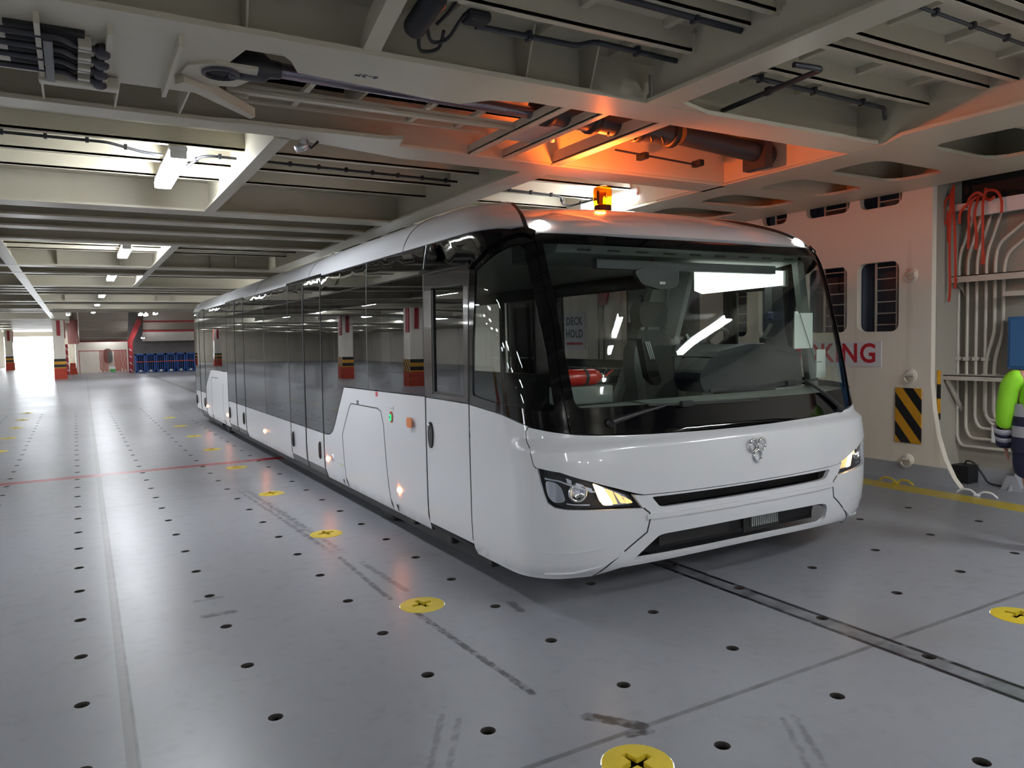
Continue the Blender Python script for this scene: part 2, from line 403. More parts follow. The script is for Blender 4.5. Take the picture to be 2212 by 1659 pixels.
def text_mesh(name, body, size, mat, parent, mtx, extrude=0.002, bold=0.0, sx=1.0, align='CENTER'):
    cu = bpy.data.curves.new(name, 'FONT'); cu.body = body; cu.size = size; cu.extrude = extrude; cu.offset = bold
    cu.space_character = 1.10 if bold else 1.0; cu.align_x = align; cu.align_y = 'CENTER'; cu.resolution_u = 3
    t = bpy.data.objects.new(name + '_tmp', cu); COL.objects.link(t)
    dg = bpy.context.evaluated_depsgraph_get(); me = bpy.data.meshes.new_from_object(t.evaluated_get(dg))
    bpy.data.objects.remove(t); bpy.data.curves.remove(cu)
    me.transform(Matrix.Diagonal((sx, 1, 1, 1))); me.transform(mtx); me.transform(Matrix.Translation(-org(parent)))
    me.materials.clear(); me.materials.append(M[mat]); o = bpy.data.objects.new(name, me); COL.objects.link(o)
    if parent: o.parent = parent; ORG[o.name] = org(parent)
    return o
def wall_mtx(x, y, z):    # text readable on a surface facing -x
    return Matrix(((0, 0, -1, x), (-1, 0, 0, y), (0, 1, 0, z), (0, 0, 0, 1)))

# ================================================================ THE SETTING
CX = 4.093                       # centre line of the coach
YEND = 86.0
def cam_px(p):
    d = Vector(p) - Vector((0, 0, 1.75)); zc = d.dot(FW)
    if zc < 0.1: return None
    return 1106 + 1634.96 * d.dot(RX) / zc, 829.5 - 1634.96 * d.dot(UP) / zc
# --- deck sockets laid out on the plate grid
sockets = [(1.91, 2.36 + 2.215 * k) for k in range(0, 9)] + [(-1.22, 2.30 + 2.22 * k) for k in range(5, 11)] + [(4.88, 2.38)]
holes = []
for i in range(-9, 11):
    for j in range(-4, 30):
        x = -0.055 + 0.786 * i; y = 4.205 + 0.669 * j + 0.033 * (x + 0.055)
        if (2.52 < x < 5.70 and y > 4.35) or x > 7.6: continue
        if any((x - a) ** 2 + (y - b) ** 2 < 0.05 for a, b in sockets): continue
        q = cam_px((x, y, 0))
        if q and -10 < q[0] < 2222 and q[1] < 1670: holes.append((x, y))
holes.sort(key=lambda p: p[0] ** 2 + p[1] ** 2); holes = holes[:300]
fl = MB().prism([(-24, -14), (10.2, -14), (10.2, YEND + 6), (-24, YEND + 6)], lambda u, v, w: (u, v, w), -0.02, 0.0,
                [circ(x, y, 0.036, 12) for x, y in holes] + [circ(x, y, 0.150, 24) for x, y in sockets])
tag(fl.build('floor', 'floor'), kind='structure')
mb = MB().lathe([(0.0358, 0.0), (0.0345, -0.02), (0.040, -0.03), (0.040, -0.085), (0.0, -0.085)], (0, 0, 0), seg=12)
h0 = mb.build('lashing_hole', paint('hole_steel', (0.055, 0.048, 0.042), 0.6, var=0.5, scale=20)); h0.location = (*holes[0], 0)
tag(h0, 'small round lashing hole in the grey deck plating', 'hole', 'small round lashing holes in the deck')
for x, y in holes[1:]:
    c = h0.copy(); COL.objects.link(c); c.location = (x, y, 0)
# --- yellow clover-leaf sockets
def star(cx, cy, r0, r1, n=4, rot=0.0):
    o = []
    for k in range(n):
        a = rot + 2 * PI * k / n
        for da, r in ((-0.20, r1), (0.20, r1), (PI / 4, r0)): o.append((cx + r * math.cos(a + da), cy + r * math.sin(a + da)))
    return o
def socket_label(x, y):
    near = {2.36: 'at the bottom edge of the photo', 4.575: 'on the skid mark by the front bumper corner', 6.79: 'beside the coach front hatch on the skid mark', 9.005: 'fourth along the coach side from the camera', 11.22: 'just short of the red line', 13.435: 'first beyond the red line beside the coach', 15.65: 'second beyond the red line', 17.865: 'third beyond the red line', 20.08: 'last before the coach tail'}
    if abs(x - 1.91) < 0.01: return 'yellow cross-slot lashing socket ' + near[min(near, key=lambda k: abs(k - y))]
    if x > 4: return 'yellow cross-slot lashing socket at the right edge of the deck in front of the coach'
    return None
s_names = ['nearest', 'second', 'third', 'fourth', 'fifth', 'farthest']; left_i = 0
sk = thing('lashing_socket', socket_label(*sockets[0]), 'lashing socket', (*sockets[0], 0), 'yellow lashing sockets')
sx0, sy0 = sockets[0]
MB().prism(circ(sx0, sy0, 0.146, 28), lambda u, v, w: (u, v, w + 0.006 - 0.28 * max(0, math.hypot(u - sx0, v - sy0) - 0.12)), -0.02, 0.003, [star(sx0, sy0, 0.026, 0.076, rot=0.15)]).build('ring', 'yellow', sk)
MB().lathe([(0.148, -0.012), (0.12, -0.03), (0.105, -0.09), (0.0, -0.10)], (sx0, sy0, 0), seg=20).build('cup', paint('socket_cup', (0.05, 0.035, 0.015), 0.6, var=0.6, scale=15), sk)
for x, y in sockets[1:]:
    lb = socket_label(x, y)
    if lb is None: lb = 'yellow lashing socket in the sunlit left part of the deck, %s of that row' % s_names[left_i]; left_i += 1
    copy_tree(sk, (x - sx0, y - sy0, 0), lb)

# --- deckhead
ZB, ZT = 3.33, 3.68
YC = 47.0
PER = 12.8
cl = MB()
periods = [-1, 0, 1, 2]
edges = []
for k in periods: edges.append((4.32 + PER * k, 5.82 + PER * k))
y0 = -14
for a, b in edges:
    cl.box(-24, 10.2, y0, a, ZT, ZT + 0.06); cl.box(-24, 10.2, a, b, 3.98, 4.04); cl.box(-24, 10.2, a - 0.02, a, ZT, 4.0); cl.box(-24, 10.2, b, b + 0.02, ZT, 4.0); y0 = b
cl.box(-24, 10.2, y0, YC, ZT, ZT + 0.06)
cl.box(-0.2, 10.2, YC, YEND + 1, 4.75, 4.85); cl.box(-0.2, 10.2, YC, YC + 0.05, ZT, 4.8); cl.box(-24, -0.2, YC, YEND + 1, ZT, ZT + 0.06); cl.box(-0.25, -0.2, YC, YEND + 1, ZT, 4.8)
for k in range(24): cl.box(-24, -0.2, YC + 1 + 1.6 * k, YC + 1.25 + 1.6 * k, ZB, ZT)
# transverse bulb-flat stiffeners and short longitudinal flats between them
def stiff(y, x0=-22, x1=8.2):
    cl.box(x0, x1, y - 0.008, y + 0.008, ZT - 0.15, ZT); cl.box(x0, x1, y - 0.008, y + 0.035, ZT - 0.155, ZT - 0.13)
for k in periods:
    o = PER * k
    for y in (6.68, 7.38, 8.10, 8.82): stiff(y + o)
    for y in (13.75, 14.5, 15.25, 16.0): stiff(y + o)
for y in (3.66, 3.0, 2.3, 1.6, 0.9): stiff(y, 1.0)
for i in range(24):
    x = -6.05 + 0.62 * i
    if x > 0.6 and x < 8: cl.box(x - 0.025, x + 0.025, -2, 4.2, ZT - 0.045, ZT)
tag(cl.build('ceiling', 'cream'), kind='structure')
# --- transverse girders (web + flange), each a member of its own
tn = [0]
def trim(mb, mat='cream'):
    tn[0] += 1; return tag(mb.build('trim_%d' % tn[0], mat), kind='structure')
for k in periods:
    o = PER * k
    g = MB()
    g.box(-24, 6.1, 4.30 + o, 4.315 + o, ZB, 4.0)
    if k == 0:
        g.prism([(2.1, 4.05), (5.95, 4.06), (6.05, 4.4), (2.72, 4.38), (2.45, 4.46), (2.3, 4.62), (1.20, 4.50), (1.12, 4.33), (1.05, 4.25), (0.87, 4.27), (0.80, 4.62), (0.86, 5.13), (-24, 5.13), (-24, 4.0)], lambda u, v, w: (u, v, w), ZB - 0.015, ZB + 0.015)
        for x in (-0.55, -0.08, 0.225, 0.545): g.box(x - 0.012, x + 0.012, 4.22, 5.12, ZB - 0.07, ZB)
        for x in (-0.5, -0.09, 0.31, 0.70): g.box(x - 0.006, x + 0.006, 5.1, 5.72, ZB - 0.0, ZB + 0.25)
        g.box(-24, 1.05, 5.14, 5.16, ZB, ZB + 0.45)
    else:
        g.box(-24, 6.0, 4.05 + o, 4.42 + o, ZB - 0.015, ZB + 0.015)
    for x in (0.86, 2.56, 3.06, -0.2, -1.6, -3, -4.4):
        g.prism([(4.30 + o, ZB + 0.02), (4.30 + o, ZT), (4.06 + o, ZT), (4.20 + o, ZB + 0.02)], lambda u, v, w: (w, u, v), x - 0.006, x + 0.006)
    trim(g)
    g = MB(); g.box(-24, 8.2, 5.86 + o, 5.88 + o, ZB, 4.0)
    if k == 0: g.prism([(-24, 5.69), (0.95, 5.72), (1.1, 5.69), (2.2, 5.66), (2.3, 5.60), (2.35, 5.83), (4.1, 5.90), (6.1, 5.93), (6.1, 6.27), (2.5, 6.2), (1.45, 5.93), (-24, 5.88)], lambda u, v, w: (u, v, w), ZB - 0.015, ZB + 0.015)
    else: g.box(-24, 8.2, 5.72 + o, 6.0 + o, ZB - 0.015, ZB + 0.015)
    trim(g)
    for ya, yb in ((9.60, 9.95), (10.58, 10.88), (11.55, 11.82), (12.88, 13.12)):
        g = MB(); g.box(-24, 8.2, ya + o, yb + o, ZB - 0.012, ZB + 0.012); ym = (ya + yb) / 2 + o; g.box(-24, 8.2, ym - 0.01, ym + 0.01, ZB, ZT); trim(g)
# --- longitudinal girders
def longi(x0, x1, ya, yb, xw=None):
    g = MB(); g.box(x0, x1, ya, yb, ZB - 0.013, ZB + 0.013); xm = xw if xw else (x0 + x1) / 2; g.box(xm - 0.009, xm + 0.009, ya, yb, ZB, ZT); return g
g = longi(3.43, 3.66, -10, 4.06, 3.5)
for y in (3.66, 3.0, 2.3): g.prism(rrect(y - 0.03, y + 0.03, ZT - 0.17, ZT - 0.02, 0.03), lambda u, v, w: (w, u, v), 3.47, 3.50)
g.prism([(3.66, 3.95), (3.98, 4.05), (3.66, 4.05)], lambda u, v, w: (u, v, w), ZB - 0.013, ZB + 0.013)
trim(g)
trim(longi(1.40, 1.52, 6.0, 9.6, 1.46)); trim(longi(3.73, 4.04, 6.2, 17, 3.9))
trim(longi(1.40, 1.52, 13.1, 22.4, 1.46)); trim(longi(-1.02, -0.84, 9.9, 46.5, -0.95))
for x in (-4.4, -8.2, -12.0, -16.0): trim(longi(x - 0.1, x + 0.1, -10, 46.5))
# light longitudinal bars across the open ramp well
for x, wd in ((3.02, 0.06), (3.355, 0.05), (3.90, 0.10)):
    g = MB(); g.box(x - wd / 2, x + wd / 2, 4.30, 5.95, ZB - 0.01, ZB + 0.01); g.box(x - wd / 2, x - wd / 2 + 0.008, 4.30, 5.95, ZB, ZB + (0.07 if wd < 0.08 else 0.10)); trim(g)
# rails inside the well
for y, z in ((5.08, ZB + 0.02), (5.36, ZB + 0.10), (5.60, ZB + 0.12)):
    g = MB(); g.box(0.9, 3.05, y - 0.018, y + 0.018, z - 0.010, z + 0.010); g.box(0.9, 3.05, y - 0.005, y + 0.005, z, z + 0.045); trim(g)
g = MB()
for x in (1.45, 2.35, 2.75): g.box(x - 0.02, x + 0.02, 5.05, 5.65, ZB + 0.12, ZB + 0.15)
g.box(1.9, 1.92, 4.4, 5.8, ZB + 0.2, 3.98); trim(g)
# right-hand stringer plate with lightening holes
hl = []
for yc in (-3.4, -2.4, -1.4, -0.4, 0.6, 1.6, 2.55, 3.55):
    hl.append(roundcorners([(6.42, yc + 0.40), (6.50, yc - 0.44), (7.62, yc - 0.40), (7.55, yc + 0.44)], 0.25))
for yc in (4.72, 5.62, 6.52, 7.42, 8.32): hl.append(roundcorners([(6.50, yc + 0.30), (6.48, yc - 0.30), (7.70, yc - 0.26), (7.64, yc + 0.32)], 0.22))
g = MB().prism([(5.88, -6), (8.28, -6), (8.28, 46), (6.3, 46), (6.05, 6.3), (6.02, 4.05), (5.88, 3.8)], lambda u, v, w: (u, v, w), ZB - 0.015, ZB + 0.015, hl)
g.box(6.0, 6.02, -6, 46, ZB, ZT); g.box(8.0, 8.02, -6, 46, ZB, ZT); g.box(6.45, 6.46, 4.0, 46, ZB, ZT)
for yc in (-2.9, -1.9, -0.9, 0.1, 1.1, 2.1, 3.05, 4.2, 5.17, 6.07, 6.97, 7.87, 8.8): g.box(6.02, 8.0, yc - 0.008, yc + 0.008, ZB, ZT)
trim(g)

# --- walls
cas = [(4.66, 0), (4.74, 0.10), (4.84, 0.30), (4.92, 0.55), (4.97, 0.85), (5.0, 1.15), (5.0, ZT), (46.5, ZT), (46.5, 4.75), (62, 4.75), (62, 0)]
wins = [(5.39, 5.93, 1.73, 2.55), (6.07, 6.68, 1.73, 2.54), (6.90, 7.47, 1.70, 2.52), (7.68, 8.12, 1.70, 2.45),
        (5.36, 5.90, 3.19, 3.62), (6.04, 6.68, 3.20, 3.62), (6.98, 7.40, 3.20, 3.62), (7.68, 8.12, 3.20, 3.62)]
whole = [rrect(a, b, c, d, 0.09) for a, b, c, d in wins]
whole += [rrect(8.62, 9.35, 0.05, 2.55, 0.08), rrect(9.75, 10.35, 0.9, 2.6, 0.08), rrect(13.4, 14.4, 0.05, 2.4, 0.1)]
g = MB().prism(cas, lambda u, v, w: (w, u, v), 8.30, 8.38, whole)
tag(g.build('wall_right', 'cream_wall'), kind='structure')
g = MB()
g.box(8.38, 8.90, 4.99, 5.03, 0, ZT); g.box(8.38, 8.92, 5.03, 5.06, 0, ZT)
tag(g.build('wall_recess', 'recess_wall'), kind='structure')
g = MB().box(8.86, 8.92, -14, 5.0, 0, ZT)
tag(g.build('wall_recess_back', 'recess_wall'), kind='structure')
g = MB().box(8.9, 9.0, 5.0, 62, 0, ZT); g.box(8.38, 9.0, 12.0, 12.05, 0, ZT)
for y in (5.98, 6.80, 7.58, 8.4): g.box(8.44, 8.62, y - 0.03, y + 0.03, 0, ZT)
tag(g.build('wall_trunk', 'navy_grey'), kind='structure')
g = MB().prism([(4.66, 0), (4.74, 0.10), (4.80, 0.20), (62, 0.20), (62, 0)], lambda u, v, w: (w, u, v), 8.292, 8.305)
tag(g.build('baseboard_right', 'wall_base'), kind='structure')
tag(MB().box(8.85, 8.862, -14, 4.99, 0, 0.17).build('baseboard_recess', 'wall_base'), kind='structure')
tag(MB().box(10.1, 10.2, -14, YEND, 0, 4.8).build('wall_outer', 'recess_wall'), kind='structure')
tag(MB().box(-24.1, -24, -14, YEND, 0, 4.8).build('wall_left', 'cream_wall'), kind='structure')
tag(MB().box(-24, 10.2, -14.1, -14, 0, 4.1).build('wall_front', 'cream_wall'), kind='structure')
g = MB().prism([(-24, 0), (0.05, 0), (0.05, 4.75), (-24, 4.75)], lambda u, v, w: (u, w, v), YEND - 0.1, YEND, [[(-5.75, 0.0001), (-1.62, 0.0001), (-1.62, 2.95), (-5.75, 2.95)]])
tag(g.build('wall_stern', 'cream_wall'), kind='structure')
tag(MB().box(0.05, 0.15, 60.1, YEND, 0, 4.75).build('wall_corridor', 'cream_wall'), kind='structure')
tag(MB().box(0.05, 3.25, 60.0, 60.1, 0, 4.75).build('wall_back', 'cream_wall'), kind='structure')
tag(MB().box(3.25, 8.3, 60.0, 60.1, 0, 4.75).build('wall_back_dark', paint('store_grey', (0.16, 0.15, 0.15), 0.6, var=0.3)), kind='structure')
g = MB()
g.box(-5.75, -1.62, YEND - 0.12, YEND - 0.05, 2.9, 3.0)
tag(g.build('door_1', 'cream_wall'), kind='structure')

# ================================================================ LAMPS OF THE DECK
def tube_lamp(x, y, z, label, ln=1.45, along='y', group='fluorescent lamps of the deckhead'):
    t = thing('fluorescent_lamp', label, 'ceiling lamp', (x, y, z), group)
    L = ln / 2
    def B(mb, a, b, c, d, e, f):
        if along == 'y': return mb.bbox(x + a, x + b, y + c, y + d, z + e, z + f, 0.015)
        return mb.bbox(x + c, x + d, y + a, y + b, z + e, z + f, 0.015)
    B(MB(), -0.075, 0.075, -L, L, 0.0, 0.05).build('housing', 'white', t)
    B(MB(), -0.08, 0.08, -L + 0.04, L - 0.04, -0.075, 0.0).build('diffuser', 'lamp_on', t)
    B(MB(), -0.07, 0.07, -L, -L + 0.045, -0.06, 0.01).build('end_cap', 'white', t); B(MB(), -0.07, 0.07, L - 0.045, L, -0.06, 0.01).build('end_cap', 'white', t)
    for s in (-0.5, 0.5): B(MB(), -0.02, 0.02, s * ln * 0.6 - 0.03, s * ln * 0.6 + 0.03, 0.04, ZT - z + 0.002 if y < YC else 0.2).build('hanger', 'cream', t)
    return t
tube_lamp(0.88, 8.05, 3.46, 'lit tube lamp nearest the camera, hanging above the coach windows at left')
for y, lb in ((15.15, 'second'), (20.7, 'third'), (27.9, 'fourth'), (33.6, 'fifth'), (40.8, 'sixth')):
    tube_lamp(0.85, y, 3.46, 'lit tube lamp, %s in the row running down the left of the coach' % lb)
tube_lamp(0.88, -4.6, 3.46, 'lit tube lamp of the row left of the coach, first behind the camera')
tube_lamp(0.88, -10.0, 3.46, 'lit tube lamp of the row left of the coach, second behind the camera')
tube_lamp(6.05, 7.85, 3.50, 'lit tube lamp seen behind the orange beacon above the coach roof', ln=1.2)
for i, (x, y) in enumerate(((5.9, 15.0), (5.9, 21.5), (5.9, 28.0), (7.25, 0.62), (4.7, -5.2))):
    tube_lamp(x, y, 3.24 if x > 7 else 3.48, 'lit tube lamp on the coach right side, number of bays from the beacon %d' % (i + 1) if i < 3 else ('lit tube lamp behind the camera near the right wall', 'lit tube lamp farthest behind the camera to the right')[i - 3])
for x, y, lb in ((4.9, 0.2, 'right front'), (4.9, -9.5, 'right rear'), (-1.9, -7.5, 'left rear'), (5.0, -2.5, 'far right rear'), (2.6, -12.0, 'rearmost')):  # unseen lamps added to brighten the coach front and the right side
    tube_lamp(x, y, 3.46, 'lit tube lamp behind the camera, %s one, added to brighten the coach front' % lb)
k = 0
for x in (-4.9, -9.4, -14.0, -19.0):
    for y in (-3.5, 3.0, 9.0, 15.15, 21.0, 28.0, 34.5, 41.0, 48.0, 55.0, 62.0, 70.0, 78.0):
        k += 1
        t = tube_lamp(x, y, 3.46, 'lit tube lamp in row %d from the coach, bay %d, reflected in the coach windows' % ((-x) // 4.5, (y + 10) // 6))
for x, y, z, lb in ((4.0, 56.6, 2.35, 'small lit lamp on the red frame above the blue crates'), (1.6, 52.0, 4.5, 'lit lamp added over the far ramp, left one'), (5.6, 51.5, 4.5, 'lit lamp added over the far ramp, right one'), (2.0, 59.4, 2.9, 'lit lamp in the far strap store')):  # the two over the ramp are added to brighten the far zone
    tube_lamp(x, y, z, lb, 0.6)
for x, y in ((-1.6, 39.3), (-0.2, 44.0), (3.1, 44.5), (3.7, 43.2), (3.4, 45.2)):
    tube_lamp(x, y, 3.46, 'lit tube lamp near the far ramp at %s of the tail bay' % ('left' if x < 1 else 'right'), 0.9)

# ================================================================ THE COACH
TAB = [(.19, 1.625, 3.86, .577, 3.3), (.24, 1.650, 3.81, .577, 3.3), (.40, 1.666, 3.765, .577, 3.3), (.55, 1.668, 3.748, .577, 3.3), (.70, 1.668, 3.746, .577, 3.3),
       (.90, 1.668, 3.750, .577, 3.3), (1.04, 1.668, 3.775, .577, 3.3), (1.09, 1.667, 3.84, .577, 3.3), (1.2, 1.666, 3.865, .577, 3.3), (1.5, 1.664, 3.925, .585, 3.3),
       (1.9, 1.660, 4.01, .60, 3.2), (2.2, 1.655, 4.08, .62, 3.1), (2.4, 1.645, 4.15, .65, 3.0), (2.5, 1.635, 4.22, .68, 2.8), (2.6, 1.595, 4.33, .72, 2.6),
       (2.7, 1.51, 4.52, .8, 2.4), (2.78, 1.37, 4.75, .9, 2.3), (2.83, 1.17, 5.05, .9, 2.2), (2.86, .83, 5.5, .9, 2.2), (2.875, .4, 6.2, .6, 2.2), (2.88, .02, 7.0, .05, 2.2)]
YR = 19.15
def row(z):
    if z <= TAB[0][0]: return TAB[0][1:]
    for i, (a, b) in enumerate(zip(TAB, TAB[1:])):
        if z <= b[0]:
            h = b[0] - a[0]; t = (z - a[0]) / h
            if 0.95 < a[0] < 1.15 or a[0] > 2.87: return tuple(a[k] + (b[k] - a[k]) * t for k in range(1, 5))
            o = TAB[i - 1] if i > 0 and not 0.95 < TAB[i - 1][0] < 1.07 else None; c = TAB[i + 2] if i + 2 < len(TAB) and not 0.95 < b[0] < 1.07 else None
            out = []
            for k in range(1, 5):
                d = (b[k] - a[k]) / h
                m0 = d if o is None else 0.5 * (d + (a[k] - o[k]) / (a[0] - o[0])); m1 = d if c is None else 0.5 * (d + (c[k] - b[k]) / (c[0] - b[0]))
                out.append((2 * t ** 3 - 3 * t * t + 1) * a[k] + (t ** 3 - 2 * t * t + t) * h * m0 + (3 * t * t - 2 * t ** 3) * b[k] + (t ** 3 - t * t) * h * m1)
            return tuple(out)
    return TAB[-1][1:]
def S(q, z):
    """skin of the coach: |q|<1 round the nose, beyond that metres along the flank; z height"""
    hw, yf, L, n = row(z); a = min(abs(q), 1.0); s = -1 if q < 0 else 1
    th = a * PI / 2
    x = hw * math.sin(th) ** (2 / n); y = yf + L * (1 - max(math.cos(th), 0) ** (2 / n))
    if abs(q) > 1: y = yf + L + abs(q) - 1
    return Vector((CX + s * x, y, z))
def SN(q, z):
    e = 0.010
    du = S(q + e, z) - S(q - e, z); dv = S(q, z + e) - S(q, z - e)
    n = du.cross(dv)
    if n.length < 1e-9: return Vector((0, -1, 0))
    n.normalize()
    c = S(q, z) - Vector((CX, 9, 1.2))
    if abs(q) > 1: c = Vector((-1 if q < 0 else 1, 0, 0.1))
    else: c = S(q, z) - Vector((CX, 5.6, 1.2))
    return n if n.dot(c) > 0 else -n
def SO(q, z, off): return S(q, z) + SN(q, z) * off
def q_of(y, z, side=-1):
    hw, yf, L, n = row(z)
    if y >= yf + L: return side * (1 + y - yf - L)
    c = max(0.0, 1 - (y - yf) / L) ** (n / 2)
    return side * math.acos(min(1, c)) * 2 / PI
def dens(pts, step, closed=True):
    o = []; n = len(pts)
    for i in range(n if closed else n - 1):
        a, b = pts[i], pts[(i + 1) % n]; d = math.hypot(b[0] - a[0], b[1] - a[1]); m = max(1, int(math.ceil(d / step)))
        for j in range(m): o.append((a[0] + (b[0] - a[0]) * j / m, a[1] + (b[1] - a[1]) * j / m))
    if not closed: o.append(pts[-1])
    return o
def side(pts, s=-1, step=0.12, closed=True): return [(q_of(y, z, s), z) for y, z in dens(pts, step, closed)]
def front(pts, step=0.03, closed=True): return dens(pts, step, closed)
def mir(pts): return [(-q, z) for q, z in pts][::-1]
def sym(left): return left + [(-q, z) for q, z in left[::-1] if abs(q) > 1e-6]
def patch(loop, holes=(), off=0.0, th=0.012, mb=None, gap=0.0):
    """solid panel: outline (q, z) laid on the skin, off = outer offset, th = thickness inward"""
    mb = mb or MB()
    qs = [p[0] for p in loop]; zs = [p[1] for p in loop]; ext = []
    z = min(zs) + 0.04
    while z < max(zs):
        q = math.floor(min(qs) / 0.05) * 0.05
        while q < max(qs):
            if abs(q) <= 1.02 or (abs(q * 4 - round(q * 4)) < 0.01):
                p = (q + 0.0007, z)
                if inpoly(p, loop) and not any(inpoly(p, h) for h in holes): ext.append(p)
            q += 0.05
        z += 0.075
    if min(qs) < 1 and max(qs) > -1 and min(zs) < 1.04 < max(zs):
        for z in (1.02, 1.04, 1.065, 1.09, 1.11):
            q = max(-1.02, min(qs)) + 0.004
            while q < min(1.02, max(qs)):
                if inpoly((q, z), loop) and not any(inpoly((q, z), h) for h in holes): ext.append((q, z))
                q += 0.03
    if max(zs) > 2.26 and min(zs) < 2.5:
        z = max(min(zs) + 0.01, 2.26)
        while z < max(zs):
            q = math.floor(min(qs) / 0.04) * 0.04 + 0.011
            while q < max(qs):
                if (abs(q) <= 1.1 or (abs(q * 2.5 - round(q * 2.5)) < 0.045)) and inpoly((q, z), loop) and not any(inpoly((q, z), h) for h in holes): ext.append((q, z))
                q += 0.04
            z += 0.022
    pts, tr = triangulate([loop] + list(holes), ext)
    N = [SN(*p) for p in pts]; P = [S(*p) for p in pts]; k = len(pts)
    mb.add([p + n * off for p, n in zip(P, N)], tr, True, N)
    mb.add([p + n * (off - th) for p, n in zip(P, N)], [t[::-1] for t in tr], True, [-n for n in N])
    for lp in [loop] + list(holes):
        n = len(lp)
        mb.add([SO(*p, off) for p in lp] + [SO(*p, off - th) for p in lp], [(i, (i + 1) % n, n + (i + 1) % n, n + i) for i in range(n)])
    return mb
def strip(line, wd, off=0.002, th=0.006, mb=None, closed=False):
    """narrow moulding along a (q, z) polyline on the skin"""
    mb = mb or MB(); P = [SO(*p, off) for p in line]; N = [SN(*p) for p in line]; n = len(P); vs = []
    for i in range(n):
        if closed: t = P[(i + 1) % n] - P[i - 1]
        else: t = P[min(i + 1, n - 1)] - P[max(i - 1, 0)]
        u = t.cross(N[i]).normalized() * (wd / 2)
        vs += [P[i] - u, P[i] + u, P[i] + u - N[i] * th, P[i] - u - N[i] * th]
    fs = []
    for i in range(n if closed else n - 1):
        j = (i + 1) % n
        for k in range(4): fs.append((i * 4 + k, i * 4 + (k + 1) % 4, j * 4 + (k + 1) % 4, j * 4 + k))
    if not closed: fs += [(3, 2, 1, 0), tuple(n * 4 - 4 + i for i in range(4))]
    return mb.add(vs, fs)
bus = thing('airport_bus', 'long white airport apron bus with dark windows and an orange roof beacon', 'bus', (CX, 11.3, 0))
SIDES = ((-1, 'L'), (1, 'R'))
ZS, ZG = 0.205, 2.515
# ---- wide dark under-structure just behind the skin (shows in every gap)
for s, nm in SIDES:
    m = patch(side([(4.95, 0.235), (4.95, 1.24), (19.0, 1.20), (19.0, 0.235)], s), off=-0.016, th=0.05)
    m.build('side_frame', 'seam', bus)
